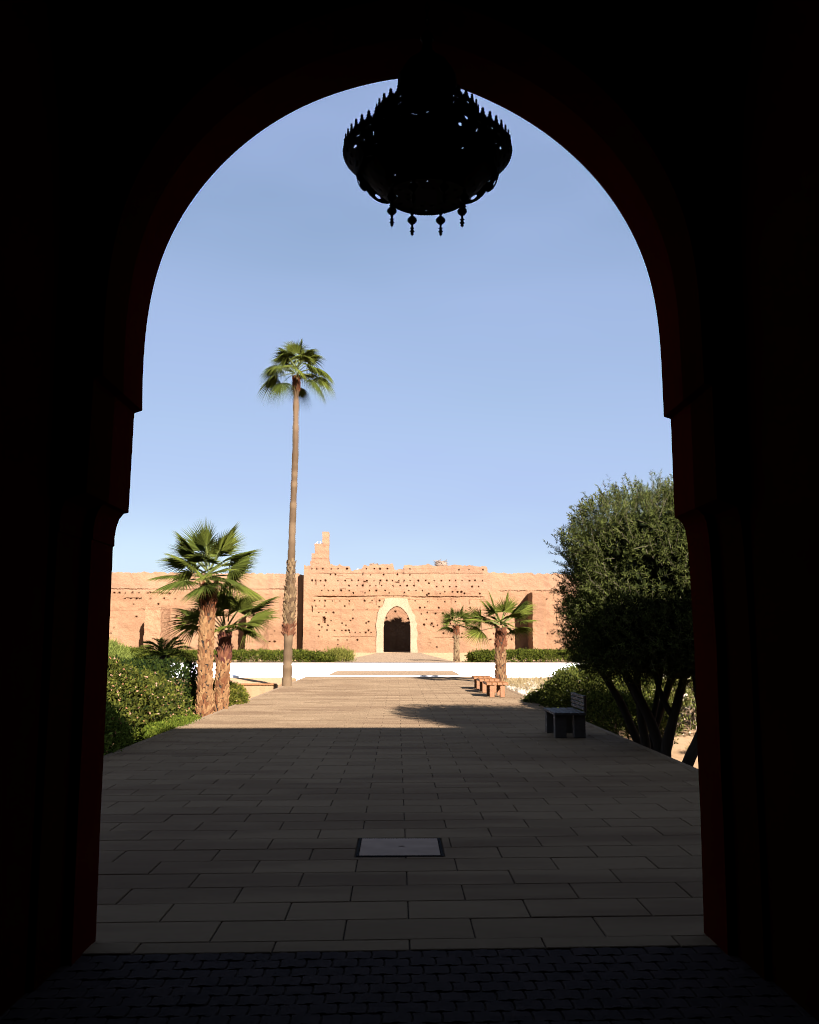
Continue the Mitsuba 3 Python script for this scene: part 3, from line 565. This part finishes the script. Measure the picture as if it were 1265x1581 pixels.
# ------------------------------------------------------------------ palms
def fan_leaf(o, az, el, lp, lb, g, nseg=34, spread=1.6, rl=.45, droop=.35, bend=.45, young=(.105, .120, .020), old=(.026, .040, .009)):
    d = np.array([math.cos(el) * math.cos(az), math.cos(el) * math.sin(az), math.sin(el)]); s = np.array([-math.sin(az), math.cos(az), 0.0])
    n = np.cross(d, s); t = np.linspace(0, 1, 6)[:, None]
    pet = o + d * lp * t - np.array([0, 0, 1]) * droop * .35 * lp * t ** 2
    tan = pet[-1] - pet[-2]; tan /= np.linalg.norm(tan)
    w = (.020 - .009 * t); ms = [tube(pet, w[:, 0] * (lb + .25), 5, False)]; nv = len(ms[0][0])
    cols = [np.tile(np.array([.13, .14, .04]) * g.uniform(.8, 1.1), (nv, 1))]
    e2 = math.asin(np.clip(tan[2], -1, 1)) - bend * g.uniform(.6, 1.3)
    roll = g.normal() * rl
    db = np.array([math.cos(e2) * math.cos(az), math.cos(e2) * math.sin(az), math.sin(e2)]); nb = np.cross(db, s)
    s2 = s * math.cos(roll) + nb * math.sin(roll); nb = np.cross(db, s2)
    h = pet[-1]; S = np.array([0, .14, .28, .42, .56, .70, .84, 1.0]); dphi = 2 * spread / nseg
    age = g.random() * .75
    for i in range(nseg):
        phi = -spread + dphi * (i + .5) + g.normal() * .012
        dr_ = db * math.cos(phi) + s2 * math.sin(phi) + nb * (.22 - .30 * (1 - math.cos(phi)))
        dr_ /= np.linalg.norm(dr_); L = lb * (.80 + .20 * math.cos(phi * .8)) * g.uniform(.93, 1.05)
        c = h + dr_ * (L * S)[:, None] - np.array([0, 0, 1.0]) * (droop * L * (S ** 2.6) * (1 + .4 * g.random()))[:, None]
        side = -db * math.sin(phi) + s2 * math.cos(phi)
        hw = np.where(S < .43, math.tan(dphi / 2) * L * S * 1.05, math.tan(dphi / 2) * L * .43 * 1.05 * (1 - S) / .57)
        hw = np.maximum(hw, .0008)[:, None]
        up = nb * hw * 1.0
        v = np.concatenate([c - side * hw - up * .5, c + up, c + side * hw - up * .5]); m = len(S); k = np.arange(m - 1)
        f = np.vstack([np.c_[k, m + k, m + k + 1], np.c_[k, m + k + 1, k + 1], np.c_[m + k, 2 * m + k, 2 * m + k + 1], np.c_[m + k, 2 * m + k + 1, m + k + 1]])
        base = np.array([.8, .76, .68]) * np.array(old) * age + np.array([.8, .76, .68]) * np.array(young) * (1 - age)
        cc = base * g.choice([.62, 1.0, 1.35]) * (1 - .18 * S[:, None]) + np.array([.02, .019, .004]) * (S[:, None] ** 6) * .9  # random light and dark segment tones paint lit and shaded pleats
        cc[0] = cc[0] * .6 + np.array([.13, .14, .04]) * .4
        ms.append((v, f)); cols.append(np.tile(cc, (3, 1)))
    v, f = cat(ms)
    return v, f, np.vstack(cols)
def boots(axis_fn, z0, z1, radius_fn, per_m, size, g, lo, hi, flare=.07):
    """cut leaf bases set in spirals round a trunk"""
    n = int((z1 - z0) * per_m); ms = []; V = []; F = []; C = []
    for k in range(n):
        z = z0 + (z1 - z0) * k / n + g.normal() * .01; a = k * 2.39996 + g.normal() * .12
        c = axis_fn(z); r = radius_fn(z); o = np.array([math.cos(a), math.sin(a), 0]); s = np.array([-math.sin(a), math.cos(a), 0])
        if g.random() < .5: s = s * 1.0 + np.array([0, 0, .5 * (1 if g.random() < .5 else -1)])
        w, L = size * g.uniform(.7, 1.15), size * g.uniform(1.0, 1.7); fl = flare * g.uniform(.35, 1.3)
        b0, b1 = c + o * (r - .01), c + o * (r + fl) + np.array([0, 0, L])
        th = o * .016 - np.array([0, 0, .012])
        v = np.array([b0 - s * w * .62, b0 + s * w * .62, b1 + s * w * .36, b1 - s * w * .36, b0 - s * w * .5 + th * 1.8, b0 + s * w * .5 + th * 1.8, b1 + s * w * .28 + th, b1 - s * w * .28 + th])
        f = np.array([[4, 5, 6], [4, 6, 7], [0, 3, 2], [0, 2, 1], [3, 7, 6], [3, 6, 2], [0, 4, 7], [0, 7, 3], [1, 2, 6], [1, 6, 5], [0, 1, 5], [0, 5, 4]])
        F.append(f + 8 * k); V.append(v); t = g.random()
        C.append(np.tile((np.array(lo) * (1 - t) + np.array(hi) * t), (8, 1)) * np.r_[[.6, .6, .85, .85, 1, 1, 1.1, 1.1]][:, None] * [1, .92, .70])
    return np.vstack(V), np.vstack(F), np.vstack(C)
def palm(label, axis, radii, crown, seed, lp, lb, nleaf, el_hi, el_lo, boot=None, skirt=None, group=None, nseg=28, droop=.35, bend=.45, trunk_mat='mat_ring_bark', rings=0.0, young=(.105, .120, .020), old=(.026, .040, .009), fixed=None, short=.4, roll=.45, spread=1.6):
    g = np.random.default_rng(seed); key = thing('fan_palm', label, 'palm tree', group)
    axis = np.array(axis, float); zz = axis[:, 2]
    fx = lambda z: np.array([np.interp(z, zz, axis[:, 0]), np.interp(z, zz, axis[:, 1]), z])
    rr = lambda z: np.interp(z, [q[0] for q in radii], [q[1] for q in radii])
    zs = np.linspace(zz[0], zz[-1], max(24, int((zz[-1] - zz[0]) / .05)))
    pr = np.array([rr(z) for z in zs]) + rings * (meshkit.noise(np.c_[zs * 5.2, zs * 0, zs * 0 + seed]) - .5) * 2
    pa = np.array([fx(z) for z in zs])
    v, f = tube(pa, pr, 22)
    v = v + (.012 * (meshkit.fbm(v * [9, 9, 5], 3)[:, None] - .5)) * np.c_[np.cos(np.arange(len(v))), np.sin(np.arange(len(v))), np.zeros(len(v))] * .6
    scene[key + '__trunk'] = mikit.ply((v, f), trunk_mat, smooth=True)
    for b in (boot or []):
        V, F, C = boots(fx, b[0], b[1], rr, b[2], b[3], g, b[4], b[5], b[6])
        k = put('leaf_bases', mikit.ply((V, F), 'mat_tinted', color=C), key); labels[k] = {'kind': 'stuff'}
    c = np.array(crown, float); top = fx(zz[-1])
    spots = [(2.39996 * i + g.normal() * .15, el_hi + (el_lo - el_hi) * ((i + .5) / nleaf) ** .85 + g.normal() * .08, 1.0) for i in range(nleaf)] + list(fixed or [])
    for az, el, q in spots:
        tt = np.clip((el - el_lo) / (el_hi - el_lo), 0, 1)
        o = top + np.array([0, 0, 1]) * (c[2] - top[2]) * (.15 + .75 * tt) + .06 * np.array([math.cos(az), math.sin(az), 0])
        V, F, C = fan_leaf(o, az, el, lp * q * (1 - short * tt) * g.uniform(.85, 1.1), lb * q * g.uniform(.9, 1.08), g, nseg, spread, roll, droop * (1.25 - .6 * tt), bend * (1.3 - .8 * tt), young, old)
        put('frond', mikit.ply((V, F), 'mat_leaf', color=C), key)
    return key
TAN, STRAW, RUST, DARK = (0.0744, 0.0279, 0.0112), (0.1674, 0.0961, 0.0465), (0.0910, 0.0315, 0.0119), (.05, .02, .009)
palm('very tall slender fan palm with small crown high above the wall',
     [(-3.97, 34.4, -.55), (-3.93, 34.4, 1.9), (-3.87, 34.3, 4.2), (-3.83, 34.2, 6), (-3.76, 34.1, 8.5), (-3.76, 34.0, 11.4)],
     [(-.6, .22), (.2, .17), (1.9, .15), (1.96, .17), (3.2, .165), (4.2, .132), (8, .112), (10.6, .10), (11.1, .115)], (-3.76, 34, 12.0), 12, .72, .74, 13, 1.4, .45,
     boot=[(1.8, 2.15, 120, .11, (0.0495, 0.0165, 0.0083), (0.1100, 0.0468, 0.0248), .09), (2.1, 3.5, 90, .11, (0.0385, 0.0220, 0.0121), (0.1375, 0.0935, 0.0523), .075), (3.5, 4.5, 45, .09, (0.0440, 0.0248, 0.0121), (0.1100, 0.0743, 0.0413), .04), (10.8, 11.35, 60, .08, DARK, RUST, .04)], rings=.012, droop=.36, bend=.42, short=.45, spread=1.75, roll=.3, fixed=[(3.25, -.12, 1.08), (-2.5, -.62, .95), (.02, -.05, 1.05), (-.5, -.4, 1.0), (2.8, .5, 1.0), (3.5, .28, 1.0), (.35, .5, 1.0), (-.25, .32, 1.0), (1.5, .9, 1.0), (2.4, .95, 1.0), (.7, .95, 1.0), (-1.57, .25, .9), (-1.1, .7, .95), (-2.1, .7, .95), (1.57, -.3, 1.0)],
     group=None)
palm('front palm of the clipped pair at the left path edge, thick orange brown trunk',
     [(-4.27, 21.35, -.55), (-4.28, 21.3, 1.2), (-4.24, 21.2, 2.9)], [(-.6, .17), (.4, .135), (2.2, .13), (2.9, .14)], (-4.22, 21.2, 3.38), 21, .62, .78, 22, 1.35, -.2,
     boot=[(-.5, 2.25, 150, .075, TAN, STRAW, .04), (2.2, 2.85, 80, .10, DARK, RUST, .06)], trunk_mat='mat_olive_bark', nseg=30, droop=.12, bend=.28, short=.3, fixed=[(-1.6, .5, .8), (-1.2, .15, .85), (-2.1, .1, .85), (-1.5, -.25, .9)])
palm('rear shorter palm of the clipped pair at the left path edge, two open fans',
     [(-4.22, 22.9, -.55), (-4.16, 22.85, 1.0), (-4.12, 22.8, 1.75)], [(-.6, .17), (.4, .135), (1.2, .13), (1.75, .09)], (-4.10, 22.8, 2.1), 34, .66, .80, 11, 1.45, .3,
     boot=[(-.5, 1.15, 150, .075, TAN, STRAW, .04), (1.1, 1.75, 100, .10, (0.0440, 0.0121, 0.0110), (0.1045, 0.0413, 0.0220), .07)], trunk_mat='mat_olive_bark', nseg=32, droop=.15, bend=.2, fixed=[(.0, .70, 1.12), (-.35, .42, 1.1), (3.1, .55, 1.05), (2.6, .25, 1.0), (-.9, .2, .95)])
palm('lone fan palm beside the three wooden benches on the right',
     [(4.0, 36.5, -.55), (3.98, 36.4, 1.0), (4.0, 36.3, 2.1)], [(-.6, .24), (.2, .19), (1.4, .17), (2.1, .15)], (4.0, 36.3, 2.45), 44, .70, .84, 18, 1.35, -.15,
     boot=[(-.5, 1.35, 110, .10, (0.0605, 0.0248, 0.0110), (0.1430, 0.0880, 0.0468), .035), (1.3, 2.05, 110, .10, DARK, (.1, .036, .018), .07)], trunk_mat='mat_olive_bark', nseg=28, droop=.12, bend=.25, fixed=[(3.05, .35, 1.15), (.1, .6, 1.1)])
palm('small fan palm standing just behind the low white wall',
     [(3.2, 50.8, .4), (3.2, 50.8, 2.35)], [(.4, .155), (1.0, .125), (2.35, .12)], (3.2, 50.8, 2.75), 52, .5, .66, 15, 1.3, -.15,
     boot=[(.4, 1.9, 120, .085, (0.0605, 0.0341, 0.0176), (0.1320, 0.0935, 0.0550), .03), (1.85, 2.35, 90, .09, DARK, RUST, .05)], trunk_mat='mat_olive_bark', nseg=24, droop=.14, bend=.25, young=(.085, .10, .018))
# small feather-leaved palm in the left hedge
fk = thing('feather_palm', 'small feather leaved palm poking out of the left hedge', 'palm tree')
g = np.random.default_rng(8); o = np.array([-5.85, 24.0, 1.22])
scene[fk + '__trunk'] = mikit.ply(tube([(-5.85, 24.0, -.55), (-5.85, 24.0, .4), (-5.85, 24.0, 1.25)], [.16, .15, .13], 14), 'mat_olive_bark', smooth=True)
for i in range(18):
    az, el = 2.39996 * i, 1.25 - 1.15 * (i / 18); d = np.array([math.cos(el) * math.cos(az), math.cos(el) * math.sin(az), math.sin(el)]); L = .82
    t = np.linspace(0, 1, 26)[:, None]; ra = o + d * L * t - np.array([0, 0, .45]) * (t ** 2) * L; tn = np.gradient(ra, axis=0); tn /= np.linalg.norm(tn, axis=1, keepdims=True)
    sd = np.cross(tn, [0, 0, 1.0]); sd /= np.linalg.norm(sd, axis=1, keepdims=True) + 1e-9
    P = np.vstack([ra[3:], ra[3:]]); D = np.vstack([sd[3:] + tn[3:] * .8 + [0, 0, .35], -sd[3:] + tn[3:] * .8 + [0, 0, .35]])
    V, F = leaf_kites(P, D, .24 * np.sin(np.linspace(.5, 2.9, 46) * .5 + .8), .022, g)
    tv, tf = tube(ra, .007, 4, False); V2, F2 = cat([(V, F), (tv, tf)])
    C = np.vstack([tint(len(P), (.035, .055, .012), (.12, .15, .03), g), np.tile([.07, .085, .02], (len(tv), 1))])
    put('frond', mikit.ply((V2, F2), 'mat_leaf', color=C), fk)

# ------------------------------------------------------------------ olive tree on the right
def limb(pts, r0, r1, n=16, sides=10, seed=0):
    p = smooth_path(pts, n); p = p + .03 * (np.stack([meshkit.noise(p * 3 + k * 9 + seed) for k in range(3)], 1) - .5)
    return tube(p, np.linspace(r0, r1, n) * (1 + .18 * (meshkit.noise(p * 7 + seed) - .5)), sides)
ot = thing('olive_tree', 'large clipped olive tree with several dark leaning stems behind the slatted bench', 'tree')
stems = [[(4.02, 14.35, -.55), (4.08, 14.4, .1), (4.3, 14.5, .75), (4.55, 14.6, 1.6)], [(3.98, 14.6, -.55), (3.95, 14.65, .2), (3.7, 14.7, .8), (3.3, 14.8, 1.6)],
         [(4.0, 13.7, -.55), (4.25, 13.75, .05), (4.55, 13.9, .6), (4.7, 14.0, 1.6)], [(3.92, 15.0, -.55), (3.86, 15.0, .3), (3.8, 15.0, .9), (3.9, 15.1, 1.7)], [(4.05, 15.6, -.55), (3.8, 15.6, .3), (3.45, 15.5, .95), (3.0, 15.3, 1.7)], [(4.1, 15.3, -.55), (4.15, 15.3, .3), (4.35, 15.2, .9), (4.4, 15.1, 1.7)], [(4.3, 14.3, -.55), (4.55, 14.35, .2), (4.95, 14.4, .8), (5.1, 14.5, 1.6)]]
for i, s in enumerate(stems): put('trunk', mikit.ply(limb(s, .095 if i < 3 else .075, .05, seed=i), 'mat_olive_bark', smooth=True), ot)
for i, s in enumerate([[(4.2, 14.45, .45), (4.0, 14.5, .9), (3.85, 14.3, 1.6)], [(4.45, 13.85, .45), (4.35, 13.8, .9), (4.2, 13.6, 1.6)], [(3.9, 14.65, .3), (4.1, 14.9, .9), (4.3, 15.2, 1.6)], [(3.82, 15.0, .6), (3.55, 14.8, 1.1), (3.3, 14.6, 1.7)], [(4.5, 13.85, .5), (4.9, 13.9, 1.0), (5.2, 14.0, 1.6)]]):
    put('branch', mikit.ply(limb(s, .05, .03, seed=20 + i), 'mat_olive_bark', smooth=True), ot)
def crown_points(n, c, r, e, g, lo=.55, shell=2.2):
    """points in a rounded block, denser towards its surface, with lumps"""
    d = rnd_dirs(n, g); k = (np.abs(d) ** e).sum(1) ** (-1 / e)
    rad = (lo + (1 - lo) * g.random(n) ** (1 / shell)) * (.86 + .28 * meshkit.fbm(d * 2.9 + 4.1, 3)) 
    p = d * (k * rad)[:, None]
    return p * r + c, d, rad
g = np.random.default_rng(77)
C0, R0 = np.array([4.62, 14.7, 2.50]), np.array([1.84, 1.7, 1.40])
P, d, rad = crown_points(8600, C0, R0, 6.0, g)
P2, d2, _ = crown_points(2600, np.array([4.2, 14.6, 1.75]), np.array([1.52, 1.5, .66]), 4.0, g)
P, d = np.vstack([P, P2]), np.vstack([d, d2])
keep = (meshkit.fbm(P * 1.7, 3) > .40) | (g.random(len(P)) < .22); P, d = P[keep], d[keep]
K = 22; n = len(P)
ax = d * .6 + np.array([0, 0, .5]) + g.normal(size=(n, 3)) * .42; ax /= np.linalg.norm(ax, axis=1, keepdims=True)
sl_ = g.uniform(.14, .30, n) * np.where(g.random(n) < .05, 1.45, 1); t = (np.arange(K) + .5) / K
Q = (P[:, None] + ax[:, None] * (sl_[:, None] * t)[..., None]).reshape(-1, 3)
dd = (np.repeat(ax, K, 0) * .75 + rnd_dirs(n * K, g) * .8)
V, F = leaf_kites(Q, dd, g.uniform(.045, .075, len(Q)), g.uniform(.011, .017, len(Q)), g)
C = tint(len(Q), (.024, .034, .008), (.125, .150, .044), g)
C *= np.repeat(np.repeat(.75 + .5 * g.random(n), K), 4)[:, None]
V2, F2 = cat([tube(np.array([p, p + a * l]), .0035, 3, False) for p, a, l in zip(P[::2], ax[::2], sl_[::2])])
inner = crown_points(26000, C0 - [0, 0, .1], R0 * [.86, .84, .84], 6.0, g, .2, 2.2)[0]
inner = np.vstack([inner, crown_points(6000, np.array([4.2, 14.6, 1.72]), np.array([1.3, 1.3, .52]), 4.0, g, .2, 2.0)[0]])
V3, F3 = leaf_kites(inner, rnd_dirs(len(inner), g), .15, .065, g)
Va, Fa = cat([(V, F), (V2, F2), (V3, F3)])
Ca = np.vstack([C, np.tile([.08, .065, .04], (len(V2), 1)), tint(len(inner), (.010, .014, .005), (.024, .032, .010), g)])  # inner leaves coloured near black to paint the shade within the crown
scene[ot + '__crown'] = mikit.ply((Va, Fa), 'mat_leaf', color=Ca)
labels[ot + '__crown'] = {'kind': 'stuff', 'label': 'dense grey green foliage, sunlit on top and dark below'}

# ------------------------------------------------------------------ hedges and shrubs
def shrub(name, label, cat_, blobs, n, L, W, lo, hi, seed, flowers=0, fcol=((.36, .15, .07), (.45, .27, .17)), zmin=-.5, e=2.6, up=.5, group=None, mat='mat_waxy_leaf', lump=.3, clump=6):
    g = np.random.default_rng(seed); key = thing(name, label, cat_, group); vol = np.array([b[1][0] * b[1][1] + b[1][0] * b[1][2] * 2 for b in blobs]); Ps, ds = [], []
    for b, q in zip(blobs, vol / vol.sum()):
        m = int(n * q / clump); dr_ = rnd_dirs(m, g); dr_[:, 2] = np.abs(dr_[:, 2]) * np.where(g.random(m) < .8, 1, -1)
        k = (np.abs(dr_) ** e).sum(1) ** (-1 / e); c, r = np.array(b[0], float), np.array(b[1], float)
        base = dr_ * k[:, None] * r
        rad = (1 - lump * .5 + lump * meshkit.fbm((base + c) * 1.6 + seed, 3)) * (.62 + .38 * g.random(m) ** .45)
        p = base * rad[:, None] + c; Ps.append(p); ds.append(dr_)
    P, d = np.vstack(Ps), np.vstack(ds); ok = P[:, 2] > zmin; P, d = P[ok], d[ok]; m = len(P)
    size = np.repeat(.7 + .6 * g.random(m), clump); shade = np.repeat(.7 + .6 * g.random(m), clump)
    Q = np.repeat(P, clump, 0) + g.normal(size=(m * clump, 3)) * L * .5
    D = np.repeat(d, clump, 0) * .6 + [0, 0, up] + rnd_dirs(m * clump, g) * .9
    V, F = leaf_kites(Q, D, L * size, W * size, g); C = np.clip(tint(len(Q), lo, hi, g) * np.repeat(shade, 4)[:, None], .004, .9)
    scene[key + '__foliage'] = mikit.ply((V, F), mat, color=C); labels[key + '__foliage'] = {'kind': 'stuff'}
    ms = []
    for b in blobs:
        c, r = np.array(b[0]), np.array(b[1])
        for _ in range(max(3, int(r[0] * r[1] * 3))):
            x, y = c[0] + r[0] * .6 * g.uniform(-1, 1), c[1] + r[1] * .8 * g.uniform(-1, 1); h = c[2] + r[2] * .5
            ms.append(tube(np.array([(x, y, zmin - .02), (x + g.normal() * .06, y, (zmin + h) / 2), (x + g.normal() * .15, y + g.normal() * .15, h)]), [.016, .012, .007], 5, False))
    scene[key + '__stems'] = mikit.ply(cat(ms), 'mat_twig', smooth=True); labels[key + '__stems'] = {'kind': 'stuff'}
    if flowers:
        i = g.integers(0, len(P), flowers); o = P[i] + d[i] * L * .6; pet = 5
        Dp = rnd_dirs(flowers * pet, g) * .8 + np.repeat(d[i], pet, 0) * .6
        V, F = leaf_kites(np.repeat(o, pet, 0), Dp, L * .40, L * .36, g)
        C = np.repeat(np.repeat(np.array(fcol[0]) + (np.array(fcol[1]) - fcol[0]) * g.random((flowers, 1)), pet, 0), 4, 0)
        scene[key + '__flowers'] = mikit.ply((V, F), 'mat_leaf', color=C); labels[key + '__flowers'] = {'kind': 'stuff'}
    return key
GL, GH = (.015, .027, .006), (.112, .122, .022)
shrub('hedge', 'long flowering hedge along the left path edge speckled with small orange blossoms', 'hedge',
      [((-6.1, 17.3, .22), (1.75, 2.6, 1.13)), ((-5.4, 19.2, .0), (1.1, 1.7, .95)), ((-7.6, 19.5, .36), (1.7, 3.2, 1.1))], 85000, .07, .036, GL, GH, 1, 2600, lump=.5)
shrub('shrub', 'leafy green shrub with leaves lightened against shade at the near left corner of the path beside the arch jamb', 'shrub', [((-5.55, 14.3, .0), (1.4, 1.9, .9))], 34000, .075, .04, (.06, .10, .016), (.25, .33, .06), 21, 300, fcol=((.36, .15, .07), (.45, .27, .17)))  # greener plant; leaf colours also raised to offset the building shadow here
shrub('ground_cover', 'low bright green ground cover by the clipped palm pair', 'ground cover', [((-4.4, 18.6, -.25), (.42, 2.1, .36))], 16000, .05, .02, (.045, .075, .010), (.14, .175, .025), 2, 0, lump=.2)
shrub('shrub', 'dense shrub coloured dark for shade, behind the flowering hedge next to the palm pair', 'shrub', [((-5.85, 22.9, .2), (1.4, 1.7, .95)), ((-6.9, 24.2, .2), (1.2, 1.4, .95))], 26000, .07, .035, (.010, .020, .005), (.04, .058, .010), 3)  # shadow side of this mass painted through very dark leaf colours
shrub('shrub', 'small yellowish shrub to the right of the clipped palm pair', 'shrub', [((-4.75, 25.2, -.1), (.75, 1.6, .62))], 16000, .065, .035, (.035, .05, .008), (.15, .145, .025), 4, 260)
shrub('shrub', 'rounded pale green bushy clump at the far left above the hedge', 'shrub', [((-9.0, 27.5, .6), (1.35, 1.6, 1.0))], 26000, .12, .014, (.07, .10, .02), (.19, .23, .055), 5, up=1.4, lump=.12)
shrub('shrub', 'leafy shrub with pale sunlit top beyond the slatted bench', 'shrub', [((5.0, 23.0, .05), (1.45, 2.6, .95)), ((4.6, 19.6, -.1), (.8, 2.4, .6)), ((4.3, 25.4, -.2), (.9, 1.2, .5))], 46000, .075, .036, (.018, .028, .006), (.115, .13, .028), 6, 200, fcol=((.45, .38, .24), (.5, .46, .36)))
shrub('shrub', 'speckled flowering shrub seen between the olive stems', 'shrub', [((6.6, 22.6, .2), (2.0, 2.0, .95)), ((9.0, 24, .3), (2.0, 2.0, 1.0))], 46000, .07, .036, (.03, .042, .008), (.19, .20, .06), 7, 2600, fcol=((.5, .33, .18), (.6, .52, .4)))
shrub('hedge', 'low hedge behind the white wall on the left, ending in grassy tufts', 'hedge', [((-9.2, 51.0, .62), (6.2, .85, .40)), ((-18, 51.2, .7), (5, 1.0, .52))], 60000, .12, .05, (.028, .042, .007), (.10, .115, .018), 8, zmin=.45, e=4)
shrub('grass_tuft', 'yellow green grass tufts at the right end of the left hedge', 'grass', [((-3.1, 51.0, .62), (.7, .5, .32))], 5000, .22, .02, (.07, .085, .015), (.2, .195, .045), 9, zmin=.45, up=1.8)
shrub('hedge', 'low hedge behind the white wall on the right of the small palm', 'hedge', [((7.6, 51.0, .62), (4.0, .85, .42)), ((15, 51.2, .65), (4.2, 1, .46))], 46000, .12, .05, (.028, .042, .007), (.10, .115, .018), 10, zmin=.45, e=4)
shrub('grass_tuft', 'patch of dry grass on the sand right of the olive stems', 'grass', [((6.1, 17.9, -.48), (.6, .5, .12))], 2200, .09, .012, (.06, .07, .015), (.15, .14, .045), 12, zmin=-.52, up=1.3)

# pale stones and dry stalks on the sand by the benches
g = np.random.default_rng(15); ms = []; cs = []
ico = trimesh.creation.icosphere(1); iv, if_ = np.array(ico.vertices), np.array(ico.faces)
for i in range(1300):
    y = 26.0 + 14 * g.random(); x = 3.95 + 6.5 * g.random() ** 1.3; s = g.uniform(.035, .12)
    v = iv * s * [1, g.uniform(.7, 1.2), g.uniform(.5, .8)] * (1 + .3 * (meshkit.noise(iv * 1.7 + i * 3.1)[:, None] - .5)); ms.append((v + [x, y, float(gz(x, y)) + .02], if_))
    cs.append(np.tile(np.array([.40, .33, .23]) * g.uniform(.6, 1.15), (len(iv), 1)))
scene['rubble'] = mikit.ply(cat(ms), 'mat_tinted', color=np.clip(np.vstack(cs), 0, .9)); labels['rubble'] = {'kind': 'stuff', 'label': 'pale stones scattered on the sand right of the benches', 'category': 'stones'}
shrub('dry_grass', 'dry straw coloured stalks among the pale stones right of the benches', 'grass', [((5.6, 34, -.06), (1.7, 5.0, .16)), ((5.0, 28.5, -.14), (1.1, 1.6, .16))], 9000, .16, .014, (.2, .15, .07), (.36, .30, .17), 16, zmin=-.5, up=1.6)

# ------------------------------------------------------------------ benches
def stool(x, y, label, proto={}):
    key = thing('wooden_bench', label, 'bench', 'backless wooden benches on the right of the path')
    if not proto:
        top = trimesh.util.concatenate([block(-.31 + .157 * i, -.31 + .157 * i + .149, 0, 1.15, .335, .42, .012) for i in range(4)])
        proto['seat_plank'] = [mikit.ply(block(-.31 + .157 * i, -.31 + .157 * i + .149, 0, 1.15, .34, .42, .012), 'mat_wood') for i in range(4)]
        proto['leg'] = [mikit.ply(block(a, a + .135, b, b + .14, .0, .337, .008), 'mat_wood') for a in (-.215, .085) for b in (.05, .96)]
    M = T().translate([x, y, .004])
    for nm, shapes in proto.items():
        for s in shapes: put(nm, {**s, 'to_world': M}, key)
stool(2.89, 27.35, 'nearest of the three backless orange wooden benches')
stool(2.89, 29.70, 'middle one of the three backless orange wooden benches')
stool(2.87, 31.60, 'farthest of the three backless orange wooden benches, beside the lone palm')
pb = thing('slatted_bench', 'dark weathered bench with slatted seat and low slatted back in the shade', 'bench')
def pbp(nm, *a): put(nm, mikit.ply(block(*a, .006), 'mat_grey_wood'), pb)
for y in (15.95, 16.85):
    for x in (2.64, 2.96): pbp('leg', x, x + .19, y, y + .17, .003, .372)
for i in range(4): pbp('seat_slat', 2.62 + .137 * i, 2.62 + .137 * i + .122, 15.88, 17.1, .376, .42)
for y in (15.98, 16.9): pbp('back_post', 3.14, 3.18, y, y + .06, .423, .70)
for i in range(4): pbp('back_slat', 3.112, 3.137, 15.88, 17.05, .455 + .064 * i, .455 + .064 * i + .05)
sk = thing('stake', 'thin dark metal stake in the sand right of the olive stems', 'stake')
scene[sk] = mikit.ply(tube([(4.28, 13.3, -.55), (4.27, 13.3, -.1), (4.25, 13.31, .08)], [.012, .012, .012], 8), 'mat_iron')
for k in [q for q in labels if '__' in q and q not in scene]: del labels[k]
